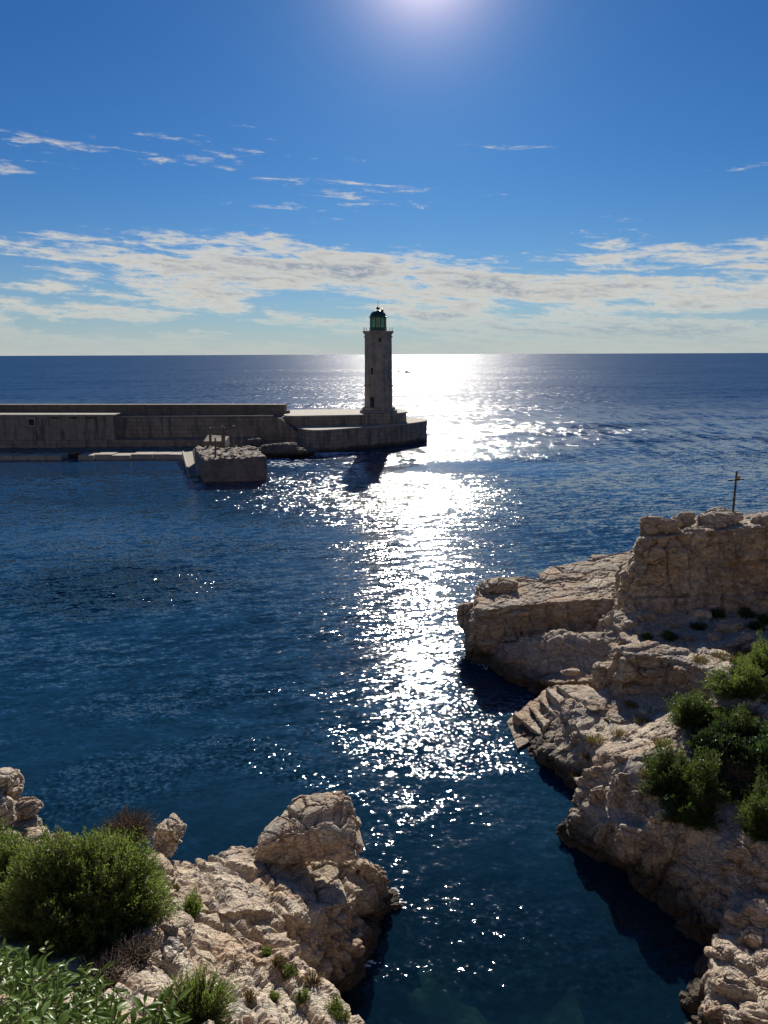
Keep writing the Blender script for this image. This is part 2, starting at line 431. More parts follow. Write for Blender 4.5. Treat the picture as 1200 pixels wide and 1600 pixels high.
def water_material():
    """rippled sea: slopes from layered noise, calmer slicks and gusted patches, clear over the shallow cove"""
    m, t = material('sea_water')
    P = t.n('ShaderNodeNewGeometry').outputs['Position']
    x, y, z = t.xyz(P)
    # open water outside the harbour is rougher than the sheltered cove
    opens = t.ramp(y, 45.0, 125.0)
    near = t.ramp(y, 13.0, 24.0)
    gust = t.noise(t.vmath('MULTIPLY', P, (0.022, 0.05, 0.0)), 1.0, 4.0, 0.6, 0.8).outputs[0]
    gust2 = t.noise(t.vmath('MULTIPLY', P, (0.11, 0.21, 0.0)), 1.0, 3.0, 0.6, 1.0).outputs[0]
    gust3 = t.noise(t.vmath('MULTIPLY', P, (0.004, 0.012, 0.0)), 1.0, 9.0, 0.72, 0.6).outputs[0]
    gm = t.math('ADD', t.math('MULTIPLY', gust, 0.45), t.math('MULTIPLY', gust2, 0.3))
    gm = t.math('ADD', gm, t.math('MULTIPLY', gust3, 0.25))

    def patch(cx, cy, rx, ry, lo=0.6, hi=1.15):
        dx = t.math('DIVIDE', t.math('SUBTRACT', x, cx), rx); dy = t.math('DIVIDE', t.math('SUBTRACT', y, cy), ry)
        r = t.math('SQRT', t.math('ADD', t.math('MULTIPLY', dx, dx), t.math('MULTIPLY', dy, dy)))
        r = t.math('ADD', r, t.math('MULTIPLY', t.math('SUBTRACT', gust2, 0.5), 1.6))
        return t.ramp(r, lo, hi, 1.0, 0.0)
    windy = t.math('MAXIMUM', t.math('MULTIPLY', patch(-9.0, 64.0, 20.0, 11.0), 1.35), t.math('MULTIPLY', patch(-14.5, 37.5, 6.5, 4.5), 1.9))
    slick = patch(13.0, 78.0, 18.0, 5.0)
    gm = t.ramp(gm, 0.40, 0.60, 0.40, 1.30)
    amp = t.math('MULTIPLY', gm, t.math('ADD', t.math('ADD', 0.50, t.math('MULTIPLY', near, 0.35)), t.math('MULTIPLY', opens, 1.0)))
    streak = t.ramp(gust3, 0.36, 0.62, 0.45, 1.45)
    amp = t.math('MULTIPLY', amp, t.math('ADD', t.math('SUBTRACT', 1.0, opens), t.math('MULTIPLY', opens, streak)))
    amp = t.math('ADD', amp, t.math('MULTIPLY', windy, 1.0))
    amp = t.math('MULTIPLY', amp, t.math('SUBTRACT', 1.0, t.math('MULTIPLY', slick, 0.7)))
    sx, sy = None, None
    rotP = t.n('ShaderNodeVectorRotate', rotation_type='Z_AXIS', ins={'Vector': P, 'Angle': R(-14)}).outputs[0]
    far_ = t.ramp(y, 80.0, 260.0)
    for src, sc, det, ax, ay in ((rotP, (0.008, 0.022, 0.0), 3.0, t.math('MULTIPLY', far_, 0.10), t.math('MULTIPLY', far_, 0.22)),
                                 (P, (0.7, 0.2, 0.0), 2.0, t.math('MULTIPLY', opens, 0.5), t.math('MULTIPLY', opens, 0.6)),
                                 (rotP, (0.035, 0.13, 0.0), 2.0, t.math('ADD', 0.05, t.math('MULTIPLY', opens, 0.08)), t.math('ADD', 0.14, t.math('MULTIPLY', opens, 0.26))),
                                 (rotP, (0.16, 0.55, 0.0), 2.0, 0.06, 0.15),
                                 (rotP, (0.9, 2.6, 0.0), 2.0, 0.42, 0.68),
                                 (P, (4.5, 8.0, 0.0), 2.0, 0.62, 0.70)):
        nz = t.noise(t.vmath('MULTIPLY', src, sc), 1.0, det, 0.5, 0.2).outputs[1]
        s = t.n('ShaderNodeSeparateColor', ins={0: nz}).outputs
        a = t.math('MULTIPLY', t.math('SUBTRACT', s[0], 0.5), ax)
        b = t.math('MULTIPLY', t.math('SUBTRACT', s[1], 0.5), ay)
        sx = a if sx is None else t.math('ADD', sx, a)
        sy = b if sy is None else t.math('ADD', sy, b)
    fine_ = t.n('ShaderNodeSeparateColor', ins={0: t.noise(t.vmath('MULTIPLY', P, (7.5, 9.5, 0.0)), 1.0, 2.0, 0.5, 0.3).outputs[1]}).outputs
    cove = t.math('MULTIPLY', t.ramp(y, 17.0, 30.0, 1.0, 0.0), t.ramp(gust2, 0.42, 0.62, 0.15, 1.0))
    sx = t.math('ADD', sx, t.math('MULTIPLY', t.math('MULTIPLY', t.math('SUBTRACT', fine_[0], 0.5), 1.5), cove))
    sy = t.math('ADD', sy, t.math('MULTIPLY', t.math('MULTIPLY', t.math('SUBTRACT', fine_[1], 0.5), 2.0), cove))
    nrm = t.vmath('NORMALIZE', t.comb(t.math('MULTIPLY', sx, amp), t.math('MULTIPLY', sy, amp), 1.0))
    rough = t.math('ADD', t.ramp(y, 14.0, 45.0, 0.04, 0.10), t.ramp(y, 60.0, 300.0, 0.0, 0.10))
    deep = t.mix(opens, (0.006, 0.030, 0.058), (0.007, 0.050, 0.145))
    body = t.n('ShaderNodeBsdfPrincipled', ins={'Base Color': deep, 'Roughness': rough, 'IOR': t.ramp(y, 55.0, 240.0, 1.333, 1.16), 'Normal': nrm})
    half = t.vmath('NORMALIZE', t.comb(t.math('MULTIPLY', t.math('MULTIPLY', sx, amp), 0.6), t.math('MULTIPLY', t.math('MULTIPLY', sy, amp), 0.6), 1.0))
    sheen = t.n('ShaderNodeBsdfPrincipled', ins={'Base Color': deep, 'Roughness': 0.40, 'IOR': 1.11, 'Normal': half})
    body = t.n('ShaderNodeMixShader', ins={0: t.ramp(y, 70.0, 240.0, 0.0, 0.68), 1: body.outputs[0], 2: sheen.outputs[0]})
    inc = t.n('ShaderNodeNewGeometry').outputs['Incoming']
    cosv = t.math('ABSOLUTE', t.n('ShaderNodeVectorMath', operation='DOT_PRODUCT', ins={0: inc, 1: nrm}).outputs['Value'])
    fr = t.math('ADD', 0.02, t.math('MULTIPLY', 0.98, t.math('POWER', t.math('SUBTRACT', 1.0, cosv, clamp=True), 5.0)))
    gl = t.n('ShaderNodeBsdfGlossy', ins={'Color': (1, 1, 1, 1), 'Roughness': rough, 'Normal': nrm})
    clear = t.n('ShaderNodeBsdfTransparent', ins={'Color': (0.45, 0.72, 0.68, 1)})
    w = t.n('ShaderNodeMixShader', ins={0: fr, 1: clear.outputs[0], 2: gl.outputs[0]})
    dull = t.n('ShaderNodeBsdfDiffuse', ins={'Color': deep})
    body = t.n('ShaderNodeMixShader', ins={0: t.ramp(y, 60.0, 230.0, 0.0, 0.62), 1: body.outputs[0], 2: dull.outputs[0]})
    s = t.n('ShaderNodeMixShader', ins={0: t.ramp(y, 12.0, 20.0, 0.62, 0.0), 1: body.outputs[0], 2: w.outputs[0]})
    t.n('ShaderNodeOutputMaterial', ins={0: s.outputs[0]})
    return m


M['sea_water'] = water_material()


def seabed_material():
    m, t = material('seabed_weed')
    P = t.n('ShaderNodeNewGeometry').outputs['Position']
    n = t.noise(P, 0.7, 6.0, 0.65, 0.5).outputs[0]
    n2 = t.noise(P, 4.0, 7.0, 0.7).outputs[0]
    c = t.mix(t.ramp(n, 0.38, 0.66), (0.04, 0.055, 0.04), (0.17, 0.19, 0.13))
    c = t.mix(t.ramp(n2, 0.4, 0.6, 0.5, 0.0), c, (0.04, 0.06, 0.04))
    b = t.n('ShaderNodeBsdfDiffuse', ins={'Color': c})
    t.n('ShaderNodeOutputMaterial', ins={0: b.outputs[0]})
    return m


M['seabed'] = seabed_material()

# ------------------------------------------------------------------ sea and seabed
sea = obj('sea', pymesh('sea', [(-60000, -30, 0), (60000, -30, 0), (60000, 60000, 0), (-60000, 60000, 0)], [(0, 1, 2, 3)]), M['sea_water'])
tag(sea, kind='structure')


def build_seabed():
    xs = np.arange(-14, 16, 0.3); ys = np.arange(2, 34, 0.3)
    X, Y = np.meshgrid(xs, ys)
    p = np.stack([X.ravel(), Y.ravel(), 0 * X.ravel()], 1)
    z = -1.25 - 0.13 * np.maximum(Y.ravel() - 10, 0) + 0.7 * fbm(p * 0.45, 4, 0.5, 5) + 0.25 * np.abs(fbm(p * 1.3, 3, 0.5, 9))
    z = np.minimum(z, -0.5)
    v = np.stack([p[:, 0], p[:, 1], z], 1)
    nx, ny = len(xs), len(ys)
    i = np.arange(nx * ny).reshape(ny, nx)
    f = np.stack([i[:-1, :-1].ravel(), i[:-1, 1:].ravel(), i[1:, 1:].ravel(), i[1:, :-1].ravel()], 1)
    tag(obj('seabed', npmesh('seabed', v, f), M['seabed'], smooth=True), kind='structure')
    deep = pymesh('deep_seabed', [(-60000, -30, -9), (60000, -30, -9), (60000, 60000, -9), (-60000, 60000, -9)], [(0, 1, 2, 3)])
    tag(obj('deep_seabed', deep, M['seabed']), kind='structure')


build_seabed()


# ------------------------------------------------------------------ rock masses
def poly_height(X, Y, pts, slope):
    """height field of a rock block: outline points (x, y, z); falls off outside with the given slope"""
    pts = [Vector(p) for p in pts]
    n = len(pts)
    ring = []
    for i in range(n):
        a, b = pts[i], pts[(i + 1) % n]
        for k in range(4):
            ring.append(a.lerp(b, k / 4))
    num = np.zeros_like(X); den = np.zeros_like(X)
    for p in ring:
        w = 1.0 / ((X - p.x) ** 2 + (Y - p.y) ** 2 + 0.05) ** 1.5
        num += w * p.z; den += w
    z = num / den
    d2 = np.full_like(X, 1e9); inside = np.zeros(X.shape, bool)
    for i in range(n):
        a, b = pts[i], pts[(i + 1) % n]
        ex, ey = b.x - a.x, b.y - a.y
        t = np.clip(((X - a.x) * ex + (Y - a.y) * ey) / (ex * ex + ey * ey + 1e-9), 0, 1)
        d2 = np.minimum(d2, (X - a.x - t * ex) ** 2 + (Y - a.y - t * ey) ** 2)
        cond = (a.y > Y) != (b.y > Y)
        xi = a.x + (Y - a.y) / (b.y - a.y + 1e-12) * ex
        inside ^= cond & (X < xi)
    d = np.sqrt(d2)
    return np.where(inside, z, z - slope * d)


def rock_displace(v, nrm, amp, seed, beds=1.0, size=1.0, tilt=0.12, topk=0.9):
    """fractured limestone: bedded blocks at three sizes, open joints, weathered grain"""
    ca, sa = math.cos(tilt), math.sin(tilt)
    cj, sj = math.cos(0.38), math.sin(0.38)
    x, y = v[:, 0] * cj + v[:, 1] * sj, -v[:, 0] * sj + v[:, 1] * cj
    q = np.stack([x * ca + v[:, 2] * sa, y, -x * sa + v[:, 2] * ca], 1)
    w = np.stack([fbm(q * 0.7, 2, 0.5, seed + 1), fbm(q * 0.7 + 40, 2, 0.5, seed + 2), fbm(q * 0.7 + 80, 2, 0.5, seed + 3)], 1) * 0.20
    q = q + w
    d = np.zeros(len(v))
    side = 1 - np.abs(nrm[:, 2])
    for k, (sx, sz, a, cr, bx) in enumerate(((1.9, 0.95, 0.18, 0.20, True), (0.75, 0.42, 0.08, 0.10, False), (0.33, 0.17, 0.012, 0.012, False))):
        f1, f2, cid = worley(q / np.array([sx * size, sx * size, sz * size]), seed + 50 * k, bx)
        d += (cid - 0.5) * 2 * a * (0.4 * topk + (1 - 0.4 * topk) * side)
        d -= (topk + (1 - topk) * side) * cr * (1 - sstep(f2 - f1, 0.01, 0.08)) * (0.25 + 0.75 * sstep(vnoise(q * 0.8 / size, seed + 9 + k), -0.2, 0.5))
    # upright joints splitting the faces
    f1, f2, cid = worley(q / np.array([0.85 * size, 0.85 * size, 3.2 * size]), seed + 300)
    d += side * ((cid - 0.5) * 0.20 - 0.17 * (1 - sstep(f2 - f1, 0.01, 0.10)))
    # sharp weathered fissures
    for sc_, dep, sh in ((0.8, 0.20, 16), (2.1, 0.09, 12), (5.0, 0.014, 9)):
        rg = 1 - np.abs(vnoise(q * np.array([1, 1, 1.7]) * sc_ / size + 0.35 * w * sc_, seed + int(sc_ * 10)))
        d -= dep * rg ** sh * (topk + (1 - topk) * side)
    zl = q[:, 2] + 0.12 * fbm(q * 0.6, 2, 0.5, seed + 31)
    lay = fbm(np.stack([zl * 5.0, q[:, 0] * 0.2, q[:, 1] * 0.2], 1), 3, 0.6, seed + 7)
    d += beds * 0.08 * lay * (0.25 + side)
    d += 0.016 * fbm(q * 3.0, 4, 0.45, seed + 21) + 0.008 * fbm(q * 14.0, 3, 0.6, seed + 22)
    return v + nrm * (d * amp)[:, None]


def mesh_arrays(me):
    v = np.empty(len(me.vertices) * 3, np.float32); me.vertices.foreach_get('co', v)
    n = np.empty(len(me.vertices) * 3, np.float32); me.vertices.foreach_get('normal', n)
    return v.reshape(-1, 3).astype(np.float64), n.reshape(-1, 3).astype(np.float64)


def rock_mass(name, blocks, bounds, step, voxel, mat, amp=1.0, seed=1, warp=0.35, floor=-2.6, size=1.0, beds=1.0, tilt=0.12, topk=0.9):
    x0, x1, y0, y1 = bounds
    xs = np.arange(x0, x1, step); ys = np.arange(y0, y1, step)
    X, Y = np.meshgrid(xs, ys)
    p = np.stack([X.ravel(), Y.ravel(), 0 * X.ravel()], 1)
    wx = (fbm(p * 0.5, 3, 0.45, seed + 100) * warp).reshape(X.shape)
    wy = (fbm(p * 0.5 + 50, 3, 0.45, seed + 101) * warp).reshape(X.shape)
    H = np.full_like(X, floor)
    for b in blocks:
        H = np.maximum(H, poly_height(X + wx, Y + wy, b[0], b[1]))
    H = H + 0.06 * fbm(p * 0.8, 3, 0.45, seed + 102).reshape(X.shape) * (H > floor)
    H = np.maximum(H, floor)
    H[0, :] = H[-1, :] = floor; H[:, 0] = H[:, -1] = floor
    ny, nx = X.shape
    top = np.stack([X.ravel(), Y.ravel(), H.ravel()], 1)
    bot = np.stack([X.ravel(), Y.ravel(), np.full(X.size, floor - 0.4)], 1)
    i = np.arange(nx * ny).reshape(ny, nx); o = nx * ny
    ft = np.stack([i[:-1, :-1].ravel(), i[:-1, 1:].ravel(), i[1:, 1:].ravel(), i[1:, :-1].ravel()], 1)
    fb = ft[:, ::-1] + o
    ring = np.concatenate([i[0, :], i[1:, -1], i[-1, -2::-1], i[-2:0:-1, 0]])
    nr = np.roll(ring, -1)
    fs = np.stack([nr, ring, ring + o, nr + o], 1)
    me = npmesh(name + '_block', np.concatenate([top, bot]), np.concatenate([ft, fb, fs]))
    ob = bpy.data.objects.new(name, me); COL.objects.link(ob)
    md = ob.modifiers.new('remesh', 'REMESH'); md.mode = 'VOXEL'; md.voxel_size = voxel
    dg = bpy.context.evaluated_depsgraph_get()
    me2 = bpy.data.meshes.new_from_object(ob.evaluated_get(dg))
    ob.modifiers.clear(); ob.data = me2; bpy.data.meshes.remove(me)
    # drop the hidden underside well below the water
    bm = bmesh.new(); bm.from_mesh(me2)
    bmesh.ops.delete(bm, geom=[q for q in bm.verts if q.co.z < floor + 0.9], context='VERTS')
    bm.to_mesh(me2); bm.free(); me2.update()
    v, n = mesh_arrays(me2)
    v = rock_displace(v, n, amp, seed, beds, size, tilt, topk)
    me2.vertices.foreach_set('co', v.astype(np.float32).ravel()); me2.update()
    me2.materials.clear(); me2.materials.append(mat); me2.name = name
    print(name, len(me2.polygons))
    return ob


def build_bounce_hillside():  # slope out of view, added for its bounce light
    """unseen limestone slope behind the viewpoint, added to bounce warm light onto shaded faces"""
    xs = np.arange(-120, 121, 2.0); ys = np.arange(-90, -2.0, 2.0)
    X, Y = np.meshgrid(xs, ys)
    p = np.stack([X.ravel(), Y.ravel(), 0 * X.ravel()], 1)
    z = 8.6 + 0.52 * np.maximum(-Y.ravel() - 5, 0) + 2.2 * fbm(p * 0.07, 4, 0.5, 41) * sstep(-Y.ravel(), 5, 20)
    z = np.where(np.abs(X.ravel()) > 25, np.minimum(z, 9 + 0.6 * np.maximum(-Y.ravel() - 4, 0)), z)
    nx, ny = len(xs), len(ys)
    i = np.arange(nx * ny).reshape(ny, nx)
    f = np.stack([i[:-1, :-1].ravel(), i[:-1, 1:].ravel(), i[1:, 1:].ravel(), i[1:, :-1].ravel()], 1)
    e = i[-1, :]; n0 = nx * ny                       # front edge drops to the sea
    lo = np.stack([xs, np.full(nx, ys[-1] + 0.8), np.full(nx, -2.0)], 1)
    j = n0 + np.arange(nx)
    fs = np.stack([e[:-1], e[1:], j[1:], j[:-1]], 1)[:, ::-1]
    v = np.concatenate([np.stack([p[:, 0], p[:, 1], z], 1), lo])
    tag(obj('bounce_hillside', npmesh('bounce_hillside', v, np.concatenate([f, fs])), M['bounce_limestone']), kind='structure')


build_bounce_hillside()


def pts(*a):
    return [at(*q) for q in a]


LEFT = [
    (pts((262, 1345, 2.6), (330, 1322, 2.1), (400, 1318, 1.9), (520, 1330, 1.5), (598, 1352, 0.95), (608, 1375, 0.8),
         (575, 1390, 1.05), (490, 1420, 1.75), (410, 1432, 2.35), (300, 1420, 3.0), (258, 1400, 3.1)), 3.4),
    (pts((285, 1425, 3.7), (360, 1452, 3.6), (448, 1455, 3.5), (458, 1492, 3.6), (500, 1545, 3.5), (548, 1610, 3.5),
         (600, 1760, 3.8), (380, 1760, 5.4), (300, 1640, 5.2), (272, 1500, 4.5)), 3.2),
    (pts((205, 1398, 4.6), (262, 1392, 4.4), (285, 1465, 4.7), (280, 1530, 5.1), (205, 1620, 5.7), (150, 1600, 5.8), (170, 1480, 5.1)), 5.0),
    (pts((-20, 1290, 4.5), (120, 1310, 4.2), (230, 1335, 3.9), (235, 1400, 4.4), (205, 1500, 5.1), (150, 1650, 6.0), (160, 1900, 6.6),
         (-600, 1900, 6.8), (-500, 1300, 5.2)), 2.2),
    (pts((215, 1325, 2.9), (300, 1330, 2.6), (310, 1400, 3.0), (220, 1400, 3.6)), 3.0),
    (pts((-300, 1215, 5.0), (25, 1235, 4.3), (70, 1300, 4.3), (-200, 1330, 4.8)), 3.5),
    ([Vector((-12, -2, 9.6)), Vector((3, -2, 9.2)), Vector((2.6, 2.2, 8.4)), Vector((-1, 3.6, 7.2)), Vector((-12, 4.0, 8.0))], 1.1),
]
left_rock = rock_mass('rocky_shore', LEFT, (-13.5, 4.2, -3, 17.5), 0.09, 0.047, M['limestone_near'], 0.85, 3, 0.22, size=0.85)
tag(left_rock, kind='structure')

RIGHT = [
    # headland ledge over the water
    (pts((738, 952, 2.1), (790, 948, 2.3), (840, 950, 2.3), (900, 938, 2.45), (965, 938, 2.6), (1060, 945, 2.8), (1060, 850, 3.2),
         (980, 858, 3.1), (900, 880, 2.75), (850, 888, 2.6), (825, 903, 2.45), (757, 903, 2.3)), 9.0),
    (pts((745, 1003, 0.6), (800, 1000, 1.2), (880, 985, 1.9), (960, 985, 2.0), (990, 1040, 1.6), (910, 1062, 1.1), (850, 1068, 0.7), (790, 1050, 0.3)), 3.5),
    # high wall on the right
    ([atY(1003, 845, 26.6), atY(1040, 836, 26.2), atY(1110, 832, 25.8), atY(1200, 826, 25.5), atY(1420, 815, 24.5),
      atY(1420, 790, 29.0), atY(1200, 800, 29.2), atY(1100, 806, 29.3), atY(1010, 815, 29.0)], 7.0),
    ([atY(978, 905, 26.6), atY(1005, 875, 26.3), atY(1010, 870, 28), atY(975, 880, 28.5)], 7.0),
    # bench below the wall
    (pts((955, 950, 2.6), (1200, 948, 2.9), (1420, 945, 3.3), (1420, 1060, 3.8), (1200, 1010, 3.1), (1000, 1012, 2.4), (955, 1000, 2.2)), 2.2),
    # blocky middle ridge
    (pts((972, 1014, 3.0), (1040, 1006, 3.1), (1130, 1008, 3.3), (1140, 1050, 3.3), (1050, 1036, 3.0), (980, 1032, 2.9)), 5.0),
    # platform by the steps
    (pts((880, 1086, 1.45), (950, 1072, 1.7), (1050, 1078, 2.0), (1080, 1180, 2.3), (1000, 1190, 2.1), (945, 1175, 1.7), (915, 1150, 1.4)), 3.5),
    (pts((838, 1165, 0.5), (880, 1130, 0.7), (930, 1150, 1.2), (930, 1190, 1.1), (880, 1200, 0.5)), 3.0),
    (pts((803, 1152, 0.02), (822, 1118, 0.30), (848, 1092, 0.62), (880, 1080, 1.0), (915, 1098, 1.25), (885, 1150, 0.75), (838, 1178, 0.25)), 2.2),
    # lower cliff towards the inlet
    (pts((903, 1205, 1.4), (960, 1185, 1.9), (1040, 1195, 2.2), (1075, 1270, 1.9), (1085, 1312, 1.4), (985, 1298, 1.1), (905, 1262, 0.9)), 6.0),
    (pts((868, 1290, 0.25), (900, 1265, 0.5), (960, 1310, 0.6), (940, 1325, 0.35), (890, 1310, 0.25)), 2.5),
    # overgrown slope
    (pts((1030, 1200, 2.2), (1090, 1100, 2.6), (1200, 1030, 3.2), (1460, 1020, 4.2), (1500, 1340, 3.6), (1160, 1325, 1.8), (1090, 1290, 1.7), (1040, 1250, 1.8)), 2.0),
    # near right bank
    (pts((1128, 1330, 1.2), (1150, 1400, 1.1), (1128, 1480, 0.95), (1112, 1560, 0.95), (1112, 1750, 1.2), (1600, 1750, 3.4), (1500, 1330, 3.4)), 3.0),
]
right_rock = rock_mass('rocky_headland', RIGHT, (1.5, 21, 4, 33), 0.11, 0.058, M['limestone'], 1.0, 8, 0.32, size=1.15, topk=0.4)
tag(right_rock, kind='structure')

from mathutils.bvhtree import BVHTree


def bvh_of(o):
    me = o.data
    return BVHTree.FromPolygons([v.co.copy() for v in me.vertices], [tuple(p.vertices) for p in me.polygons])


BVH_L, BVH_R = bvh_of(left_rock), bvh_of(right_rock)


def on(bvh, px, py, fallback=1.5):
    h = bvh.ray_cast(Vector((0, 0, CAMH)), ray(px, py).normalized())
    return h[0] if h[0] is not None else at(px, py, fallback)


def drop(bvh, x, y):
    h = bvh.ray_cast(Vector((x, y, 30)), Vector((0, 0, -1)))
    return h[0].z if h[0] is not None else 0.0


# ------------------------------------------------------------------ harbour: breakwater, store, pier head
def seg_poly(a, b, back):
    """strip from a to b (seen from the camera) running back by `back` metres"""
    return [(a.x, a.y), (b.x, b.y), (b.x, b.y + back), (a.x, a.y + back)]


def build_breakwater():
    root = empty('breakwater', (-30, 97, 0))
    tag(root, 'long dark stone breakwater wall with raised parapet running to the lighthouse', 'breakwater')

    def part(name, me, mat, parent=None):
        o = obj(name, me, mat, parent or root)
        if parent is None:
            o.matrix_parent_inverse = root.matrix_world.inverted()
        return o
    root.matrix_world = Matrix.Translation((-30, 97, 0))
    inv = Matrix.Translation((30, -97, 0))

    def P(name, me, mat, parent=None):
        me.transform(inv); return obj(name, me, mat, parent or root)
    # quay wall and its walkway
    a, b = atY(-420, 640, 94.5), atY(462, 650, 96.2)
    P('quay_wall', prism('quay_wall', [(a.x, a.y), (b.x, b.y), (b.x, b.y + 9), (a.x, a.y + 9)], -3.0, [4.15, 4.08, 4.08, 4.15], 0.03), M['quay_stone'])
    # pale coping stones along the quay edge
    n = 26
    for i in range(n):
        p, q = a.lerp(b, 0.36 + 0.6 * i / n), a.lerp(b, 0.36 + 0.6 * (i + 1) / n)
        e = (q - p).normalized() * 0.012
        p, q = p + e, q - e
        me = prism('coping', [(p.x, p.y - 0.06), (q.x, q.y - 0.06), (q.x, q.y + 0.55), (p.x, p.y + 0.55)], 4.13 + random.uniform(0, .01), 4.30, 0.015)
        P('coping_stone', me, M['concrete'])
    # parapet
    a, b = atY(-420, 631, 97.0), atY(445, 633.5, 98.8)
    P('parapet', prism('parapet', [(a.x, a.y), (b.x, b.y), (b.x + 0.1, b.y + 1.6), (a.x, a.y + 1.6)], 3.9, [5.75, 5.38, 5.38, 5.75], 0.05), M['parapet_stone'])
    c = prism('parapet_cap', [(a.x, a.y - 0.08), (b.x + 0.08, b.y - 0.08), (b.x + 0.18, b.y + 1.7), (a.x, a.y + 1.7)], 5.33, [5.86, 5.5, 5.5, 5.86], 0.03)
    P('parapet_cap', c, M['parapet_stone'])
    # apron and low landing in front of the wall
    a, b = atY(-420, 690, 91.8), atY(395, 690, 94.0)
    P('apron', prism('apron', [(a.x, a.y), (b.x, b.y), (b.x, b.y + 2.3), (a.x, a.y + 2.9)], -3, 1.45, 0.04), M['quay_stone'])
    a, b = atY(-420, 700, 88.2), atY(288, 700, 88.2)
    P('landing', prism('landing', [(a.x, a.y), (b.x, b.y), (b.x + 1.5, b.y + 5.6), (a.x, a.y + 4.0)], -3, 0.55, 0.05), M['quay_stone'])
    # sunlit slabs along the landing edge
    rnd = random.Random(4)
    x = atY(128, 700, 87).x; xe = atY(292, 700, 87).x
    while x < xe:
        w = rnd.uniform(1.6, 2.6); d = rnd.uniform(1.9, 2.6); z = rnd.uniform(0.50, 0.64); o_ = rnd.uniform(-.25, .25)
        me = prism('slab', [(x, 85.9 + o_), (min(x + w, xe), 85.9 + o_ + rnd.uniform(-.1, .1)), (min(x + w, xe), 85.9 + d), (x, 85.9 + d)], -2.5, z, 0.04)
        P('landing_slab', me, M['concrete'])
        x += w + 0.05
    x = atY(-60, 700, 87).x; xe = atY(128, 700, 87).x - 2.7
    while x < xe:
        w = rnd.uniform(1.6, 2.6); d = rnd.uniform(1.2, 1.5)
        me = prism('slab', [(x, 86.0), (x + w, 86.0 + rnd.uniform(-.1, .1)), (x + w, 86.8 + d), (x, 86.8 + d)], -2.5, rnd.uniform(0.42, 0.52), 0.04)
        P('landing_slab', me, M['concrete'])
        x += w + 0.05
    # stairs down from the terrace
    st = obj('staircase', box('staircase', (0, 0, 0), (0.2, 0.9, 0.2)), M['quay_stone'], root)
    s0, s1 = atY(436, 657, 95.7), atY(484, 690, 95.9)
    me = prism('staircase', [(s0.x, s0.y - 0.9), (s0.x + 0.5, s0.y - 0.9), (s0.x + 0.5, s0.y + 0.6), (s0.x, s0.y + 0.6)], 0.3, 4.0, 0.02)
    me.transform(inv); me.materials.append(M['quay_stone']); st.data = me
    k = 14
    for i in range(k):
        xa = s0.x + 0.5 + (s1.x - s0.x - 0.5) * i / k; xb = s0.x + 0.5 + (s1.x - s0.x - 0.5) * (i + 1) / k
        P('step', prism('step', [(xa, s0.y - 0.9), (xb - 0.004, s0.y - 0.9), (xb - 0.004, s0.y + 0.4), (xa, s0.y + 0.4)], 0.3, 4.0 - 2.9 * (i + 1) / k, 0.01), M['quay_stone'], st)


build_breakwater()


def build_store():
    x0, x1 = atY(-420, 660, 93.2).x, atY(180, 660, 94.4).x
    root = empty('harbour_store', ((x0 + x1) / 2, 94, 1.45))
    tag(root, 'long low rendered store with one small window built against the breakwater', 'building')
    inv = Matrix.Translation(-root.location)

    def P(name, me, mat, parent=None):
        me.transform(inv); return obj(name, me, mat, parent or root)
    P('wall', prism('wall', [(x0, 92.3), (x1, 93.9), (x1, 95.8), (x0, 94.4)], 1.40, [4.75, 4.48, 4.48, 4.75], 0.03), M['render'])
    P('roof', prism('roof', [(x0, 92.15), (x1 + 0.15, 93.75), (x1 + 0.15, 97.0), (x0, 96.0)], 4.49, [4.95, 4.66, 4.66, 4.95], 0.03), M['concrete'])
    w = atY(50, 657.5, 93.25)
    f = P('window', box('window', (w.x, w.y - 0.02, w.z), (0.95, 0.12, 1.05), 0.02), M['concrete'])
    P('pane', box('pane', (w.x, w.y - 0.09, w.z), (0.66, 0.05, 0.76), 0.0), M['dark_void'], f)
    for px in (85, 115, 140):
        w = atY(px, 651, 93.5)
        P('vent', box('vent', (w.x, w.y - 0.03, w.z), (0.9, 0.1, 0.16), 0.0), M['dark_void'])


build_store()


def round_poly(ptsxy, n=40):
    """closed Catmull-Rom outline through the given points"""
    m = len(ptsxy); out = []
    for i in range(m):
        p0, p1, p2, p3 = (Vector(ptsxy[(i + k - 1) % m]) for k in range(4))
        for j in range(max(2, n // m)):
            t = j / max(2, n // m)
            q = 0.5 * ((2 * p1) + (p2 - p0) * t + (2 * p0 - 5 * p1 + 4 * p2 - p3) * t * t + (3 * p1 - p0 - 3 * p2 + p3) * t ** 3)
            out.append((q.x, q.y))
    return out


TX, TY = atY(592, 560, 101).x, 101.0                 # lighthouse axis


